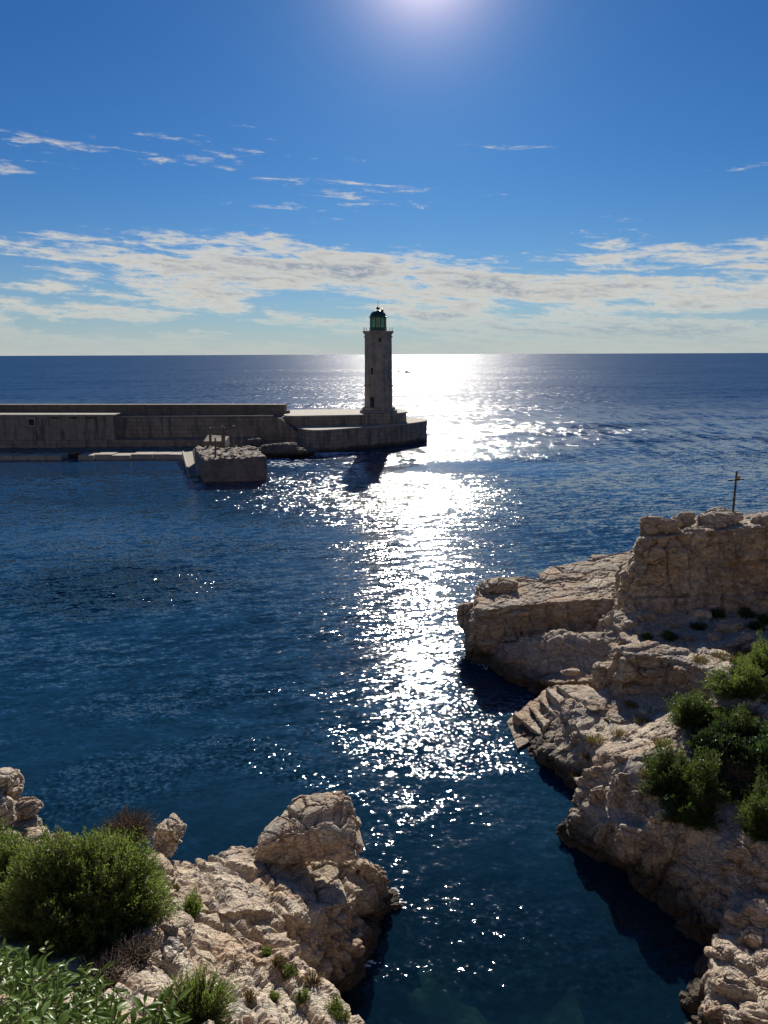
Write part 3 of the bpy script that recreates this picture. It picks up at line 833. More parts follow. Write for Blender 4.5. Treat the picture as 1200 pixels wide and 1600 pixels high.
def build_pier_head():
    root = empty('pier_head', (TX, TY, 0))
    tag(root, 'rounded two-tier stone pier head at the breakwater end below the lighthouse', 'pier')
    inv = Matrix.Translation(-root.location)

    def P(name, me, mat, parent=None):
        me.transform(inv); return obj(name, me, mat, parent or root)
    f = [at(478, 706, 0), at(560, 702.5, 0), at(603, 698.5, 0), at(635, 695, 0), at(659, 691, 0)]
    low = [(p.x, p.y) for p in f] + [(6.2, 105.0), (4.2, 108.6), (-2, 110), (-14, 109)]
    P('lower_tier', prism('lower_tier', round_poly(low, 54), -3, 2.75, 0.0, 0.12), M['quay_stone'])
    P('lower_kerb', prism('lower_kerb', round_poly(low, 54), 2.70, 2.86, 0.0, 0.02), M['concrete'])
    up = [(atY(448, 655, 96.15).x, 96.15), (atY(500, 655, 96.4).x, 96.4), (atY(560, 655, 97.3).x, 97.3), (atY(600, 655, 98.6).x, 98.6), (atY(628, 655, 100.4).x, 100.4),
          (atY(638, 655, 103).x, 103), (2.2, 106.4), (-3, 107.3), (-13.2, 106.6), (-13.4, 100)]
    P('upper_tier', prism('upper_tier', round_poly(up, 60), -2, 4.12, 0.0, 0.25), M['quay_stone'])
    P('terrace', prism('terrace', round_poly(up, 60), 4.06, 4.24, 0.0, 0.12), M['concrete'])
    for i in range(3):
        p = atY(446 + 3 * i, 645, 99.5 + 0.5 * i)
        P('mooring_stone', box('mooring_stone', (p.x, p.y, 4.36), (0.3, 0.3, 0.5), 0.05), M['dark_rock'])


build_pier_head()


def build_lighthouse():
    root = empty('lighthouse', (TX, TY, 4.24))
    tag(root, 'grey stone round lighthouse with green glazed lantern on the pier head', 'lighthouse')
    z = lambda py: atY(592, py, 101 - 1.8).z - 4.24
    zt = z(522)                                       # top of shaft under the cornice
    P = lambda name, me, mat, parent=None: obj(name, me, mat, parent or root)
    P('plinth', lathe('plinth', [(2.55, -0.3), (2.55, 0.32), (2.40, 0.40), (2.25, 0.42), (2.25, 0.72), (2.1, 0.80), (1.88, 0.82)], 56), M['ashlar'])
    P('buttress', box('buttress', (-0.1, -2.75, -1.3), (3.4, 1.6, 2.9), 0.06), M['quay_stone'])
    zs = z(603)
    sh = P('tower', lathe('tower', [(1.90, 0.5), (1.87, zs - 0.1), (1.87, zs + 0.1), (1.80, zt)], 56), M['ashlar'])
    P('string_course', lathe('string_course', [(1.84, zs - 0.14), (1.99, zs - 0.09), (1.99, zs + 0.05), (1.84, zs + 0.12)], 56), M['ashlar'], sh)
    co = P('cornice', lathe('cornice', [(1.78, zt - 0.42), (1.94, zt - 0.36), (1.94, zt - 0.26), (1.81, zt - 0.22), (1.81, zt), (1.93, zt + 0.10), (1.98, zt + 0.22), (2.08, zt + 0.26),
                                        (2.08, zt + 0.42), (1.9, zt + 0.44), (1.2, zt + 0.44)], 56), M['ashlar'])
    # door and slit windows facing the harbour, set into their surrounds
    for nm, az, zc, w, h in (('door', -2.02, z(631), 0.62, 1.75), ('window', -2.02, z(580), 0.30, 0.85), ('window', -1.45, z(531), 0.34, 0.5)):
        rr = 1.86 if zc < zs else 1.835
        c = (rr * math.cos(az), rr * math.sin(az), zc)
        fr = P(nm, box(nm, c, (0.10, w + 0.22, h + 0.2), 0.02, az), M['ashlar'])
        c2 = ((rr + 0.045) * math.cos(az), (rr + 0.045) * math.sin(az), zc)
        P('door_leaf' if nm == 'door' else 'pane', box('leaf', c2, (0.04, w, h), 0.0, az), M['dark_void'], fr)
    # lantern
    zb = zt + 0.44
    r = 1.05
    la = P('lantern', lathe('lantern', [(r + .05, zb - .02), (r + .05, zb + 0.42), (r - 0.04, zb + 0.46), (r - 0.04, zb + 0.40), (r - .06, zb)], 32), M['green_metal'])
    n = 10
    hgl = 1.32
    for i in range(n):
        a = 2 * math.pi * (i + 0.5) / n
        c = ((r - 0.03) * math.cos(a), (r - 0.03) * math.sin(a), zb + 0.44 + hgl / 2)
        P('pane', box('pane', c, (0.015, 2 * (r - .03) * math.tan(math.pi / n) - 0.09, hgl), 0.0, a), M['green_glass'], la)
        a2 = 2 * math.pi * i / n
        P('mullion', box('mullion', ((r + .005) * math.cos(a2), (r + .005) * math.sin(a2), zb + 0.44 + hgl / 2), (0.09, 0.09, hgl + 0.06), 0.0, a2), M['green_metal'], la)
    P('lamp', lathe('lamp', [(0.16, zb + 0.2), (0.16, zb + 0.75), (0.30, zb + 0.85), (0.34, zb + 1.1), (0.30, zb + 1.4), (0.1, zb + 1.5)], 20), M['green_glass'], la)
    zd = zb + 0.44 + hgl
    prof = [(r - .05, zd - 0.02), (r + 0.20, zd), (r + 0.20, zd + 0.10), (r + 0.06, zd + 0.14)]
    for i in range(1, 9):
        a = math.pi / 2 * i / 9
        prof.append(((r + 0.03) * math.cos(a), zd + 0.14 + 0.78 * math.sin(a)))
    prof.append((0.12, zd + 0.92))
    do = P('dome', lathe('dome', prof, 40), M['green_metal'])
    P('finial', lathe('finial', [(0.12, zd + 0.88), (0.10, zd + 1.0), (0.22, zd + 1.06), (0.25, zd + 1.18), (0.20, zd + 1.3), (0.05, zd + 1.38), (0.03, zd + 1.5)], 20), M['green_metal'], do)
    P('lightning_rod', tube('rod', [(0, 0, zd + 1.3), (0, 0, zd + 2.3)], [0.035, 0.012], 6), M['dark_iron'], do)
    bump = lathe('vent', [(0.17, 0), (0.19, 0.3), (0.13, 0.42), (0.02, 0.45)], 16, (0.55, -0.35, zd + 0.62))
    P('dome_vent', bump, M['green_metal'], do)
    # gallery rail
    for i in range(20):
        a = 2 * math.pi * i / 20
        P('rail_post', tube('rail_post', [(1.93 * math.cos(a), 1.93 * math.sin(a), zb - 0.02), (1.93 * math.cos(a), 1.93 * math.sin(a), zb + 0.5)], 0.018, 5), M['dark_iron'], co)


build_lighthouse()


def build_mole():
    """square rubble-topped mole with posts, tilted ramp and dark boulders"""
    f0, f1 = at(319, 752, 0), at(418, 750, 0)
    yb = 79.5
    f0b, f1b = Vector((atY(303, 690, yb).x, yb, 0)), Vector((atY(398, 690, yb).x, yb, 0))
    root = empty('mole', (f0.lerp(f1b, 0.5).x, f0.lerp(f1b, 0.5).y, 0))
    tag(root, 'square concrete mole with rubble-strewn top and thin posts in the harbour', 'mole')
    inv = Matrix.Translation(-root.location)
    bm = bmesh.new()
    nx, ny, zt = 36, 50, 2.25
    rnd = random.Random(2)
    V = []
    for j in range(ny + 1):
        for i in range(nx + 1):
            u, w = i / nx, j / ny
            p = f0.lerp(f1, u).lerp(f0b.lerp(f1b, u), w)
            V.append((p.x, p.y, zt))
    V = np.array(V); e = np.minimum(np.minimum(np.tile(np.arange(nx + 1), ny + 1), nx - np.tile(np.arange(nx + 1), ny + 1)) / 2.0, 1)
    f1_, f2_, cid = worley(V / 0.55, 5)
    V[:, 2] += (cid - 0.5) * 0.34 - 0.12 * (1 - sstep(f2_ - f1_, 0, 0.2)) + 0.1 * fbm(V * 1.5, 3, .5, 3)
    i = np.arange((nx + 1) * (ny + 1)).reshape(ny + 1, nx + 1)
    ft = np.stack([i[:-1, :-1].ravel(), i[:-1, 1:].ravel(), i[1:, 1:].ravel(), i[1:, :-1].ravel()], 1)
    ring = np.concatenate([i[0, :], i[1:, -1], i[-1, -2::-1], i[-2:0:-1, 0]])
    lo = V[ring].copy(); lo[:, 2] = -3; lo[:, :2] += 0.03 * np.random.RandomState(1).randn(len(ring), 2)
    o = len(V); m = len(ring)
    fs = np.stack([np.roll(ring, -1), ring, o + np.arange(m), o + (np.arange(m) + 1) % m], 1)
    me = npmesh('body', np.concatenate([V, lo]), np.concatenate([ft, fs])); me.transform(inv)
    obj('body', me, M['old_concrete'], root)
    bk = prism('back_slab', [(p.x, p.y) for p in (at(318, 690, 2.6), at(352, 690, 2.6))] + [(p.x, p.y + 2.4) for p in (at(352, 690, 2.6), at(318, 690, 2.6))], 2.0, [2.7, 2.7, 3.0, 3.2], 0.04)
    bk.transform(inv); obj('back_slab', bk, M['old_concrete'], root)
    for px, yt, yb_, r in ((328.6, 667, 697, 0.09), (336.5, 683, 714, 0.06), (347.5, 664.5, 696, 0.08), (350.5, 667, 696, 0.07), (365.4, 664, 698, 0.10), (377.7, 679, 698, 0.045)):
        b = at(px, yb_, 2.2); t = atY(px + 0.4, yt, b.y)
        me = tube('post', [b - Vector((0, 0, .3)), b.lerp(t, 0.6) + Vector((0.02, 0, 0)), t], [r * 1.7, r * 1.5, r * 1.3], 8); me.transform(inv)
        po = obj('post', me, M['rusty_post'], root)
        if r > 0.085:
            q = b.lerp(t, 0.62)
            c = box('clamp', q, (0.34, 0.2, 0.12), 0.02); c.transform(inv); obj('clamp', c, M['rusty_post'], po)
    # ramp leaning on the mole
    a, b, c, d = at(286, 706, 0.9), at(304, 703, 0.95), at(311, 741, 0.12), at(296, 744, 0.06)
    root2 = empty('boat_ramp', ((a.x + c.x) / 2, (a.y + c.y) / 2, 0))
    tag(root2, 'sloping pale concrete boat ramp dipping into the water beside the mole', 'ramp')
    inv2 = Matrix.Translation(-root2.location)
    me = prism('deck', [(p.x, p.y) for p in (d, c, b, a)], -3, [d.z, c.z, b.z, a.z], 0.03); me.transform(inv2)
    obj('deck', me, M['old_wood'], root2)
    for p, q in ((a, d), (b, c)):
        me = tube('kerb', [p + Vector((0, 0, .08)), q + Vector((0, 0, .08))], 0.14, 6); me.transform(inv2); obj('kerb', me, M['concrete'], root2)


build_mole()


# ------------------------------------------------------------------ boulders
def boulder_mesh(name, dims, seed, sub=5, planes=16, rough=1.0, mat='limestone'):
    rs = np.random.RandomState(seed)
    bm = bmesh.new(); bmesh.ops.create_icosphere(bm, subdivisions=sub, radius=1.0)
    me = bpy.data.meshes.new(name); bm.to_mesh(me); bm.free()
    v, _ = mesh_arrays(me)
    d = v / np.linalg.norm(v, axis=1)[:, None]
    nn = rs.randn(planes, 3); nn /= np.linalg.norm(nn, axis=1)[:, None]
    nn = np.concatenate([nn, [[1, 0, 0.1], [-1, 0, 0.1], [0, 1, 0], [0, -1, 0.15], [0, 0, 1], [0, 0, -1]]])
    nn /= np.linalg.norm(nn, axis=1)[:, None]
    dist = np.concatenate([rs.uniform(0.80, 1.06, planes), rs.uniform(0.9, 1.02, 6)])
    c = d @ nn.T
    rr = np.where(c > 0.05, dist / np.maximum(c, 0.05), 9.0)
    k = 14.0
    r = -np.log(np.exp(-k * rr).sum(1)) / k
    v = d * r[:, None] * np.array(dims) / 2
    me.vertices.foreach_set('co', v.astype(np.float32).ravel()); me.update()
    v, n = mesh_arrays(me)
    s = min(dims)
    v = rock_displace(v + seed * 13.7, n, rough * min(1.0, 0.30 + 0.35 * s), seed, 0.7, 0.45 + 0.25 * s) - seed * 13.7
    me.vertices.foreach_set('co', v.astype(np.float32).ravel()); me.update()
    me.materials.append(M[mat])
    return me


def boulder(label, c, dims, rot, seed, sub=5, rough=1.0, mat='limestone', group=None, planes=16):
    o = bpy.data.objects.new('boulder', boulder_mesh('boulder', dims, seed, sub, planes, rough, mat)); COL.objects.link(o)
    o.location = c; o.rotation_euler = rot
    return tag(o, label, 'boulder', group)


boulder('big tan boulder perched on the low spur at the water', at(478, 1296, 2.25), (2.2, 1.1, 0.9), (0.0, -0.10, 0.2), 21, 6, 0.6, 'limestone_near', None, 9)
boulder('low ochre rock wedged under the big perched boulder at the spur tip', at(548, 1358, 1.1), (1.3, 0.6, 0.5), (0.05, 0.08, -0.25), 22, 5, 0.8, 'limestone_near')
boulder('squared pale block of rock beside the dead brown shrub', at(262, 1305, 3.0), (0.72, 0.75, 0.75), (0, 0.05, 0.2), 23, 5, 0.7, 'limestone_near')
boulder('tall pale rock slab standing above the needle-leaved bush', at(4, 1228, 4.9), (0.62, 0.5, 0.72), (0.1, 0.1, 0.3), 24, 5, 0.7, 'limestone_near')
boulder('rounded pale rock in front of the tall slab by the bush', at(-12, 1262, 4.8), (0.66, 0.5, 0.56), (0.1, 0, 0.1), 25, 5, 0.7, 'limestone_near')
boulder('small pale rock low beside the tall slab by the bush', at(40, 1262, 4.5), (0.5, 0.4, 0.35), (0.1, 0, 0.7), 26, 5, 0.7, 'limestone_near')
boulder('grey-faced slab of rock beside the small green tuft in the gully', at(255, 1500, 4.75), (0.55, 0.8, 0.75), (0.2, 0.1, 0.35), 27, 5, 0.7, 'limestone_near')
# on the crest of the headland wall
for lab, px, py, Y, dm, rz, sd in (
        ('leaning dark boulder at the seaward corner of the headland wall', 1028, 828, 27.0, (1.25, 1.1, 1.05), 0.3, 31),
        ('small upright rock on the headland wall crest between larger boulders', 1068, 813, 27.6, (0.65, 0.6, 0.65), 0.2, 32),
        ('long split boulder under the iron cross on the headland wall', 1128, 818, 27.0, (1.55, 1.2, 0.85), 0.05, 33),
        ('pale square boulder on the wall crest just past the cross', 1200, 820, 26.2, (1.1, 1.1, 0.85), 0.1, 34),
        ('rounded boulder low on the wall below the small upright rock', 1078, 838, 26.6, (1.2, 0.9, 0.75), -0.2, 35)):
    boulder(lab, atY(px, py, Y), dm, (0.05, -0.05, rz), sd, 5, 0.9)
boulder('rounded knob of rock jutting from the headland tip into the sparkling water', at(733, 965, 1.2), (1.1, 1.0, 1.6), (0, 0.1, 0), 36, 5, 0.8)
boulder('flat-topped rock on the seaward corner of the sunny ledge', at(783, 912, 2.5), (1.7, 1.2, 0.55), (0.0, 0, 0.1), 37, 5, 0.7)
boulder('dark pointed boulder at the foot of the headland above the steps', at(972, 1040, 2.0), (0.9, 0.8, 1.0), (0.1, 0.3, 0.2), 38, 5, 0.8)
boulder('angular boulder with pale veins beside the blocky ridge', at(948, 1052, 1.9), (1.1, 0.9, 0.8), (0.1, 0.1, 0.5), 39, 5, 0.9)
boulder('small flat sunlit stone on the shaded rock above the steps', at(893, 1052, 1.25), (0.7, 0.45, 0.25), (0, 0, 0.1), 40, 4, 0.6)
rub = [(1147, 1332, .55), (1172, 1352, .42), (1132, 1352, .40), (1192, 1385, .5), (1150, 1382, .42), (1120, 1440, .42), (1150, 1440, .40), (1185, 1432, .6), (1170, 1470, .5),
       (1128, 1492, .45), (1158, 1508, .48), (1192, 1502, .45), (1122, 1535, .42), (1150, 1552, .6), (1185, 1552, .5), (1112, 1580, .36), (1140, 1592, .5), (1178, 1592, .55), (1198, 1580, .4)]
for i, (px, py, s) in enumerate(rub):
    boulder('large tan rubble rock lying on the bank below the overgrown slope' if s >= .5 else 'small tan rubble rock high on the bank under the tall upright bush' if py < 1420 else
            'small tan rubble rock on the lower bank over the inlet', on(BVH_R, px, py, 1.0) + Vector((0, 0, 0.05 * s)), (s * 1.15, s, s * 0.72), (0.1 * (i % 3), 0.1, i * 0.9), 60 + i, 4, 0.8, 'limestone',
            'rubble rocks on the bank')
for lab, px, py, dm, sd in (('long dark rock awash between the mole and the pier head', 430, 706, (6.5, 4.5, 2.4), 51),
                            ('dark weedy rock close behind the mole', 402, 700, (4.0, 4, 2.8), 52),
                            ('flat dark rock at the foot of the terrace wall', 462, 706, (6.0, 3.5, 1.5), 53)):
    boulder(lab, at(px, py, 0.5), dm, (0, 0, 0.1), sd, 5, 1.2, 'dark_rock')


bn = [(1010, 965, .7), (1050, 978, .5), (1095, 962, .6), (1140, 985, .8), (1185, 962, .7), (1030, 990, .45), (1070, 1000, .5), (1005, 990, .5), (985, 975, .6), (1120, 1000, .45), (1160, 1000, .5)]
for i, (px, py, s_) in enumerate(bn):
    boulder('shaded grey-brown boulder on the bench at the foot of the headland wall', on(BVH_R, px, py, 2.6), (s_ * 1.3, s_, s_ * 0.7), (0.1, 0.1 * (i % 2), i * 1.3), 130 + i, 4, 0.9, 'limestone', 'boulders on the shaded bench')
tl = [(1020, 1050, .6), (1060, 1045, .5), (1000, 1075, .45), (1045, 1075, .5), (930, 1105, .5), (960, 1125, .55), (985, 1150, .5), (940, 1140, .4), (1015, 1180, .5), (975, 1185, .45), (1005, 1110, .5)]
for i, (px, py, s_) in enumerate(tl):
    boulder('flat sunlit block of limestone lying on the rock platform above the steps', on(BVH_R, px, py, 2.0) - Vector((0, 0, 0.06 * s_)), (s_ * 1.5, s_, s_ * 0.5), (0.08, 0.08 * (i % 2), i * 1.7), 150 + i, 4, 0.9, 'limestone', 'blocks on the sunlit platform')
cl = [(930, 1255, .5, .8), (965, 1240, .55, .9), (1000, 1262, .5, .8), (905, 1285, .5, .5), (945, 1310, .6, .8), (985, 1320, .6, .9), (1030, 1300, .6, .9), (1060, 1335, .55, .9), (1020, 1345, .5, .7), (880, 1300, .4, .35)]
for i, (px, py, s_, h_) in enumerate(cl):
    boulder('upright slab of rock split from the cliff face over the dark inlet', on(BVH_R, px, py, 1.0) - Vector((0, -0.1, 0.1)), (s_, s_ * 0.8, h_ * 1.4), (0.12, 0.05 * (i % 3), i * 1.1), 170 + i, 5, 0.9, 'limestone', 'slabs on the inlet cliff')


# ------------------------------------------------------------------ steps cut in the rock by the water
def build_steps():
    st = [((790, 1128), (806, 1170), 0.12), ((800, 1116), (842, 1152), 0.36), ((822, 1100), (846, 1138), 0.60),
          ((838, 1090), (866, 1122), 0.84), ((852, 1076), (884, 1110), 1.08), ((866, 1070), (905, 1096), 1.32)]
    jit = random.Random(3)
    for i, (p, q, z) in enumerate(st):
        z += jit.uniform(-0.05, 0.05); q = (q[0] + jit.uniform(-5, 5), q[1] + jit.uniform(-4, 4))
        a, b = at(*p, z), at(*q, z)
        n = st[i + 1] if i + 1 < len(st) else ((905, 1070), (930, 1092), 1.5)
        c, d = at(*n[1], z), at(*n[0], z)
        k = 0.35
        me = prism('step', [(a.x, a.y), (b.x, b.y), (c.x + (c.x - b.x) * k, c.y + (c.y - b.y) * k), (d.x + (d.x - a.x) * k, d.y + (d.y - a.y) * k)], -1.2, z, 0.03)
        bm = bmesh.new(); bm.from_mesh(me)
        bmesh.ops.subdivide_edges(bm, edges=bm.edges[:], cuts=7, use_grid_fill=True)
        bmesh.ops.subdivide_edges(bm, edges=[e for e in bm.edges if e.calc_length() > 0.12], cuts=2, use_grid_fill=True)
        bm.to_mesh(me); bm.free(); me.update()
        v, nn = mesh_arrays(me)
        v = rock_displace(v, nn, 0.20, 77, 0.6, 0.6) + 0.03 * np.stack([fbm(v * 1.7 + 5 * k, 3, 0.5, 12 + k) for k in range(3)], 1)
        me.vertices.foreach_set('co', v.astype(np.float32).ravel()); me.update()
        obj('step', me, M['limestone_dry'], right_rock)


build_steps()


# ------------------------------------------------------------------ iron cross
def build_cross():
    b = atY(1145, 806, 27.0); t = atY(1151.5, 738, 27.0)
    root = empty('iron_cross', b)
    tag(root, 'thin dark iron cross leaning on the crest of the headland wall', 'cross')
    d = t - b
    obj('post', tube('post', [(0, 0, -0.25), d * 0.5, d], [0.046, 0.04, 0.034], 8), M['dark_iron'], root)
    c = d * 0.80
    dr = Vector((0.10, -0.36, 0.08))
    obj('crossbar', tube('crossbar', [c - dr, c + dr], 0.032, 8), M['dark_iron'], root)
    obj('plaque', box('plaque', c + Vector((0.07, -0.03, 0.1)), (0.14, 0.03, 0.12), 0.01), M['concrete'], root)


build_cross()


# ------------------------------------------------------------------ vegetation
def leaves_mesh(name, pos, dirs, length, width, rs, fold=0.25):
    """rhomb leaves: base, two shoulders, tip"""
    n = len(pos)
    d = dirs / np.linalg.norm(dirs, axis=1)[:, None]
    rv = rs.randn(n, 3); s = np.cross(d, rv); s /= np.linalg.norm(s, axis=1)[:, None]
    u = np.cross(s, d)
    L = (length * rs.uniform(0.7, 1.25, n))[:, None]; W = (width * rs.uniform(0.7, 1.2, n))[:, None]
    b = pos; m = pos + d * L * 0.5
    l = m + s * W * 0.5 + u * W * fold; r = m - s * W * 0.5 + u * W * fold
    tip = pos + d * L - u * L * 0.08
    v = np.stack([b, r, tip, l], 1).reshape(-1, 3)
    f = np.arange(4 * n).reshape(n, 4)
    return npmesh(name, v, f)


def twig_mesh(name, P0, P1, P2, r0, r1):
    """many thin bent three-sided twigs in one mesh"""
    n = len(P0); out = []
    for P, rr, nx in ((P0, r0, P1), (P1, (r0 + r1) / 2, P2), (P2, r1, 2 * P2 - P1)):
        d = nx - P; d /= np.linalg.norm(d, axis=1)[:, None] + 1e-9
        a = np.cross(d, np.array([0.3, 0.5, 0.81])); a /= np.linalg.norm(a, axis=1)[:, None] + 1e-9
        b = np.cross(d, a)
        for k in range(3):
            t = 2 * math.pi * k / 3
            out.append(P + (a * math.cos(t) + b * math.sin(t)) * rr)
    v = np.stack(out, 1).reshape(-1, 3)
    f = []
    base = np.arange(n) * 9
    for j in (0, 3):
        for k in range(3):
            q = (k + 1) % 3
            f.append(np.stack([base + j + k, base + j + q, base + j + 3 + q, base + j + 3 + k], 1))
    return npmesh(name, v, np.concatenate(f))


def bush(name, label, cat, base, rx, ry, h, stems, per, leaf, lw, mat, seed, spread=0.55, upright=0.5, group=None, start=0.4, lump=0.18):
    rs = np.random.RandomState(seed)
    n = stems
    th = rs.uniform(0, 2 * math.pi, n); cu = rs.uniform(0.02, 1, n) ** 0.8
    su = np.sqrt(np.maximum(0, 1 - cu * cu))
    dirn = np.stack([np.cos(th) * su, np.sin(th) * su, cu], 1)
    k = 1 + lump * 2.2 * fbm(dirn * 2.2 + seed, 3, 0.6, seed)
    tip = dirn * np.array([rx, ry, h]) * (k * rs.uniform(0.55, 1.0, n) ** 0.5)[:, None]
    tip[:, 2] += 0.02
    rb = rs.uniform(0, 1, n) ** 0.5 * 0.45
    p0 = np.stack([np.cos(th) * rb * rx, np.sin(th) * rb * ry, 0 * th - 0.1], 1)
    p1 = p0 * 0.35 + tip * np.array([0.42, 0.42, 0.55])
    root = empty(name, base)
    tag(root, label, cat, group)
    obj('stems', twig_mesh('stems', p0, p1, tip, 0.008 + 0.003 * h, 0.002), M['twig'], root)
    t = start + (1 - start) * rs.uniform(0, 1, (n, per)) ** 0.8
    t = t[..., None]
    pos = (1 - t) ** 2 * p0[:, None] + 2 * t * (1 - t) * p1[:, None] + t * t * tip[:, None]
    tan = 2 * (1 - t) * (p1 - p0)[:, None] + 2 * t * (tip - p1)[:, None]
    tan /= np.linalg.norm(tan, axis=2)[..., None] + 1e-9
    dr = tan * upright + rs.randn(n, per, 3) * spread * 0.6 + np.array([0, 0, 0.25 * upright])
    o = obj('foliage', leaves_mesh('foliage', pos.reshape(-1, 3) + rs.randn(n * per, 3) * leaf * 0.25, dr.reshape(-1, 3), leaf, lw, rs), mat, root)
    return root


def tuft(label, base, r, h, n, mat, seed, group=None, name='grass_tuft', cat='grass', w=0.012):
    rs = np.random.RandomState(seed)
    th = rs.uniform(0, 6.283, n); rr = rs.uniform(0, 1, n) ** 0.6 * r
    p = np.stack([np.cos(th) * rr * 0.7, np.sin(th) * rr * 0.7, 0 * th - 0.03], 1)
    d = np.stack([np.cos(th) * rr / r * 0.7, np.sin(th) * rr / r * 0.7, 0 * th + 0.9], 1) + rs.randn(n, 3) * 0.35
    root = empty(name, base); tag(root, label, cat, group)
    obj('blades', leaves_mesh('blades', p, d, h, w, rs), mat, root)
    return root


# foreground shrub with needle leaves
gb = on(BVH_L, 120, 1462, 4.7)
bush('needle_bush', 'large dense needle-leaved green bush on the left shore', 'bush', gb + Vector((-0.02, 0.32, -0.25)), 1.22, 1.05, 1.42, 3400, 30, 0.06, 0.014, M['bush_leaf'], 5, 0.85, 0.55, start=0.4, lump=0.10)
g2 = on(BVH_L, -10, 1440, 4.9)
bush('needle_bush', 'smaller needle-leaved bush merging with the large one beside the tall slab', 'bush', g2 + Vector((-0.3, 0.4, -0.1)), 0.8, 0.8, 1.1, 1600, 28, 0.06, 0.014, M['bush_leaf'], 6, 0.85, 0.55, start=0.4, lump=0.10)
bush('green_tuft_shrub', 'low feathery green shrub at the foot of the pale foreground rock', 'bush', on(BVH_L, 305, 1590, 5.0), 0.42, 0.35, 0.45, 420, 20, 0.05, 0.009, M['bush_leaf'], 7, 0.4, 0.9, start=0.25)
bush('green_tuft_shrub', 'small green shrub growing in the gully between the foreground rocks', 'bush', on(BVH_L, 298, 1425, 3.8), 0.16, 0.25, 0.28, 160, 16, 0.04, 0.009, M['bush_leaf'], 8, 0.5, 0.8)
for i, (px, py, r) in enumerate(((432, 1508, .13), (448, 1522, .12), (415, 1490, .08), (485, 1535, .15), (470, 1560, .1), (520, 1575, .13), (385, 1560, .1), (425, 1560, .08), (530, 1590, .12), (272, 1388, .07))):
    bush('rock_samphire', 'little green cushion plant rooted in a crack of the pale foreground rock' if i % 3 else 'little dry yellowed cushion plant on the pale foreground rock', 'plant', on(BVH_L, px, py, 3.6), r, r, r * 0.8, 70, 12, 0.028, 0.009, M['bush_leaf'] if i % 3 else M['dry_grass'], 70 + i, 0.6, 0.7,
         'cushion plants in the rock cracks', 0.3)


def dead_shrub(label, base, r, h, n, seed):
    rs = np.random.RandomState(seed)
    th = rs.uniform(0, 6.283, n); cu = rs.uniform(0.1, 1, n); su = np.sqrt(1 - cu * cu)
    d = np.stack([np.cos(th) * su * r, np.sin(th) * su * r, cu * h], 1) * rs.uniform(0.5, 1.05, n)[:, None]
    p0 = d * rs.uniform(0, 0.5, n)[:, None] + rs.randn(n, 3) * 0.03
    p1 = (p0 + d) / 2 + rs.randn(n, 3) * 0.08 * h
    root = empty('dead_shrub', base); tag(root, label, 'shrub')
    obj('twigs', twig_mesh('twigs', p0, p1, d + rs.randn(n, 3) * 0.05, 0.006, 0.003), M['twig'], root)


dead_shrub('leafless brown shrub of tangled twigs behind the large green bush', on(BVH_L, 195, 1318, 3.4) + Vector((0, 0.1, 0)), 0.62, 0.62, 900, 11)
dead_shrub('dry brown twigs fallen under the large green bush', on(BVH_L, 205, 1500, 5.0), 0.45, 0.25, 260, 12)
dead_shrub('reddish brown litter of dry twigs between the bush and the broad leaves', on(BVH_L, 160, 1540, 5.3), 0.42, 0.22, 420, 14)
dead_shrub('bare spreading twig plant lying on the pale foreground slab', on(BVH_L, 365, 1505, 4.0), 0.25, 0.08, 40, 13)


# broad-leaved plants in the corner: every leaf its own part
def leaf_shape(name, L, W, bend, seed):
    rs = random.Random(seed); v, f = [], []
    prof = [0.12, 0.55, 0.9, 1.0, 0.85, 0.5, 0.03]
    n = len(prof)
    for i, w in enumerate(prof):
        t = i / (n - 1); z = -bend * L * t * t
        hw = W / 2 * w
        v += [(t * L, -hw, z + hw * 0.45), (t * L, 0, z), (t * L, hw, z + hw * 0.45)]
    for i in range(n - 1):
        a = i * 3
        f += [(a, a + 3, a + 4, a + 1), (a + 1, a + 4, a + 5, a + 2)]
    me = pymesh(name, v, f); me.materials.append(M['glossy_leaf'])
    me.polygons.foreach_set('use_smooth', [True] * len(me.polygons))
    return me


LEAVES = [leaf_shape('leaf', L, W, b, i) for i, (L, W, b) in enumerate(((0.12, 0.042, 0.15), (0.10, 0.036, 0.3), (0.14, 0.046, 0.22), (0.085, 0.034, 0.1)))]


def leafy_plant(label, base, r, h, stems, per, seed):
    rs = random.Random(seed)
    root = empty('broadleaf_plant', base); tag(root, label, 'plant', 'broad-leaved plants in the corner')
    for s in range(stems):
        a, rr = rs.uniform(0, 6.283), math.sqrt(rs.random()) * r
        tip = Vector((math.cos(a) * rr, math.sin(a) * rr, h * rs.uniform(0.6, 1.0) * (1 - 0.35 * rr / r)))
        b0 = Vector((tip.x * 0.4, tip.y * 0.4, -0.1))
        mid = b0.lerp(tip, 0.55) + Vector((0, 0, 0.05))
        obj('stem', tube('stem', [b0, mid, tip], [0.006, 0.005, 0.003], 5), M['twig'], root)
        for k in range(per):
            t = 1 - 0.55 * k / per
            p = b0.lerp(tip, t)
            yaw = k * 2.4 + a; el = rs.uniform(-0.1, 0.75) * (0.4 + t * 0.8)
            o = bpy.data.objects.new('leaf', LEAVES[rs.randrange(4)]); COL.objects.link(o); o.parent = root
            o.location = p; o.rotation_euler = (rs.uniform(-.5, .5), -el, yaw); sc = rs.uniform(0.75, 1.15); o.scale = (sc, sc, sc)


for i, (px, py) in enumerate(((5, 1445), (60, 1470), (125, 1500), (15, 1490), (70, 1510), (20, 1560), (95, 1560), (150, 1570), (205, 1590), (60, 1620), (-20, 1620), (130, 1630), (190, 1650))):
    leafy_plant('clump of broad glossy green leaves in the corner below the needle bush', on(BVH_L, px, py + 105, 6.4), 0.36, 0.74, 13, 13, 30 + i)

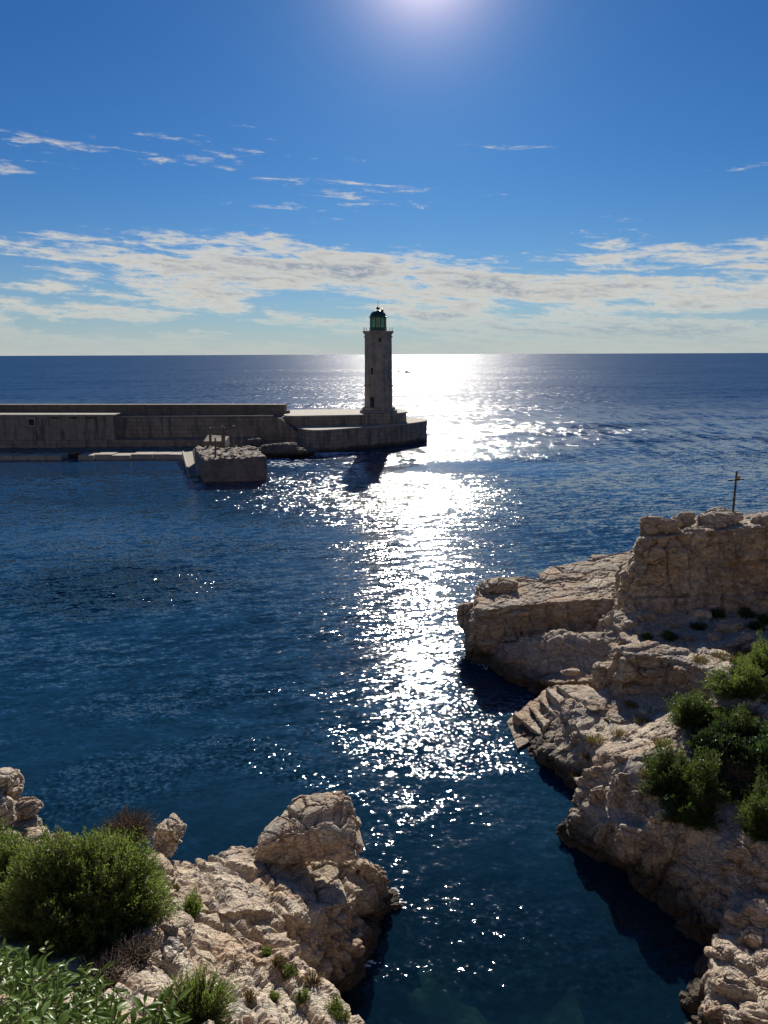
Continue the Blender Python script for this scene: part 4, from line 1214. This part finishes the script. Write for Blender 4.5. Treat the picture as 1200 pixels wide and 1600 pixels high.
# overgrown slope on the right
RB = [('needle_bush', 'rounded bright green bush at the upper edge of the overgrown slope', 1080, 1125, 0.62, 0.55, 0.75, 700, 26, 0.07, 0.016, 'pine_leaf'),
      ('needle_bush', 'large green bush spilling over the cliff edge below the ivy', 1062, 1235, 0.85, 0.75, 0.85, 1100, 26, 0.07, 0.016, 'pine_leaf'),
      ('needle_bush', 'dark trailing bush hanging down the cliff under the large green bush', 1085, 1275, 0.55, 0.5, 0.55, 600, 24, 0.07, 0.016, 'pine_leaf'),
      ('ivy_bush', 'glossy broad-leaved ivy bush between the two green bushes', 1120, 1180, 0.6, 0.6, 0.7, 420, 16, 0.085, 0.05, 'ivy_leaf'),
      ('ivy_bush', 'dark glossy ivy mound deeper in the overgrown slope', 1185, 1200, 0.55, 0.6, 0.8, 420, 16, 0.085, 0.05, 'ivy_leaf'),
      ('needle_bush', 'tall upright green bush above the rubble bank', 1195, 1300, 0.45, 0.5, 1.0, 700, 26, 0.07, 0.014, 'pine_leaf'),
      ('needle_bush', 'yellow-green grassy bush high on the slope near the wall', 1165, 1078, 0.8, 0.7, 0.6, 800, 24, 0.08, 0.016, 'bush_leaf'),
      ('needle_bush', 'olive green bush on the slope top beside the red grass', 1200, 1045, 0.7, 0.7, 0.6, 600, 24, 0.08, 0.016, 'bush_leaf'),
      ('ivy_bush', 'low creeping ivy in the shade between the bushes', 1140, 1240, 0.5, 0.5, 0.35, 300, 16, 0.08, 0.045, 'ivy_leaf'),
      ('needle_bush', 'straggly dark bush filling the hollow of the overgrown slope', 1150, 1140, 0.6, 0.6, 0.5, 500, 22, 0.07, 0.016, 'pine_leaf')]
for i, (nm, lab, px, py, rx, ry, h, st, per, lf, lw, mt) in enumerate(RB):
    bush(nm, lab, 'bush', on(BVH_R, px, py, 2.0) - Vector((0, 0, 0.15)), rx * 1.14, ry * 1.14, h * 1.1, int(st * 1.35), per, lf, lw, M[mt], 40 + i, 0.85, 0.55, None, 0.35, 0.30)
DG = [(930, 1160, .3), (918, 1185, .22), (1002, 1130, .25), (965, 1150, .2), (1035, 1165, .25), (1010, 1215, .2), (985, 1105, .2), (1130, 1030, .45), (1095, 1035, .3), (1160, 1020, .4), (1130, 1115, .25), (1170, 1150, .3), (900, 1215, .2), (1110, 1210, .25)]
for i, (px, py, r) in enumerate(DG):
    tuft('tuft of dry brown grass on the brink of the cliff over the inlet' if px < 925 else 'tuft of dry reddish grass on the sunlit rock platform by the steps' if px < 1060 else
         'reddish brown grass tuft among the green bushes of the slope', on(BVH_R, px, py, 1.8), r, 0.20, 260, M['dry_grass'], 90 + i, 'dry grass tufts on the headland')
for i, (px, py, r) in enumerate(((1045, 1000, .3), (1120, 965, .3), (1165, 965, .35), (1180, 985, .3), (1090, 985, .3), (1010, 1000, .2), (1195, 975, .3))):
    bush('scrub_plant', 'dark low scrub plant on the shaded bench under the wall', 'plant', on(BVH_R, px, py, 2.7), r, r, r * 0.8, 120, 16, 0.06, 0.016, M['pine_leaf'], 110 + i, 0.6, 0.7, 'scrub plants under the wall', 0.3)

dead_shrub('bare brown twigs in the hollow of the overgrown slope', on(BVH_R, 1150, 1225, 2.2), 0.55, 0.55, 500, 16)
dead_shrub('dead grey scrub between the ivy and the grassy bush', on(BVH_R, 1165, 1130, 2.6), 0.6, 0.5, 500, 17)

# ------------------------------------------------------------------ far marks on the sea
for lab, px, py, h in (('tall thin marker buoy far out in the sun glitter', 624, 581, 3.0), ('small squat boat far out beside the tall marker buoy', 637, 582.5, 1.2)):
    p = at(px, py, 0)
    root = empty('marker_buoy' if h > 2 else 'small_boat', p); tag(root, lab, 'buoy' if h > 2 else 'boat')
    if h > 2:
        obj('float', lathe('float', [(0.3, -0.5), (0.9, -0.2), (0.9, 0.3), (0.35, 0.6)], 14), M['dark_iron'], root)
        obj('mast', tube('mast', [(0, 0, 0.5), (0, 0, h)], [0.22, 0.12], 8), M['dark_iron'], root)
        obj('top_mark', lathe('top_mark', [(0.05, h - 0.3), (0.35, h), (0.05, h + 0.5)], 10), M['dark_iron'], root)
    else:
        obj('hull', prism('hull', [(-1.6, -0.7), (1.0, -0.7), (2.0, 0), (1.0, 0.7), (-1.6, 0.7)], -0.3, 0.55, 0.03), M['dark_iron'], root)
        obj('cabin', prism('cabin', [(-0.9, -0.5), (0.3, -0.5), (0.3, 0.5), (-0.9, 0.5)], 0.5, 1.4, 0.04, 0.1), M['concrete'], root)


# ------------------------------------------------------------------ foam by the pier, and sun sparkles painted as white flecks at the spur
def build_foam_and_sparkle():
    m, t = material('foam')
    b = t.n('ShaderNodeBsdfDiffuse', ins={'Color': (0.75, 0.78, 0.8, 1)}); t.n('ShaderNodeOutputMaterial', ins={0: b.outputs[0]})
    rs = np.random.RandomState(9)
    P = []
    for bvh, x0, x1, y0, y1, n in ((BVH_L, -1.5, 1.5, 12.5, 16.0, 6000), (BVH_R, 3, 6, 24, 32, 5000)):  # white flecks at the spur tip stand in for sun sparkles
        for x, y in zip(rs.uniform(x0, x1, n), rs.uniform(y0, y1, n)):
            h = drop(bvh, x, y)
            if -0.5 < h < -0.02:
                P.append((x, y))
    P = np.array(P)
    k = vnoise(np.column_stack([P * 0.9, 0 * P[:, 0]]), 3) + 0.5 * vnoise(np.column_stack([P * 3.1, 0 * P[:, 0]]), 4)
    P = P[k > 0.35]
    for cx, cy, rx, ry, n in ((-8.5, 89.5, 4.5, 1.6, 220), (-12.5, 85.0, 3.4, 2.2, 130), (-6.0, 91.0, 2.5, 0.6, 160), (-10.5, 81.5, 3.5, 1.6, 90)):
        q = rs.randn(n, 2) * np.array([rx, ry]) * 0.5 + np.array([cx, cy])
        P = np.concatenate([P, q])
    n = len(P); far = P[:, 1] > 50
    R_ = np.where(far, rs.uniform(0.05, 0.2, n), rs.uniform(0.008, 0.028, n))
    a = np.arange(6) / 6 * 2 * math.pi
    jit = rs.uniform(0.5, 1.2, (n, 6))
    v = np.stack([P[:, :1] + R_[:, None] * jit * np.cos(a) * 1.7, P[:, 1:] + R_[:, None] * jit * np.sin(a), np.full((n, 6), 0.006) + rs.uniform(0, 0.004, (n, 1))], 2).reshape(-1, 3)
    o = obj('foam_and_sparkle', npmesh('foam_and_sparkle', v, np.arange(6 * n).reshape(n, 6)), m)
    tag(o, 'thin white flecks of foam and painted sun sparkle on the water along the rocks', 'foam', None, 'stuff')


build_foam_and_sparkle()
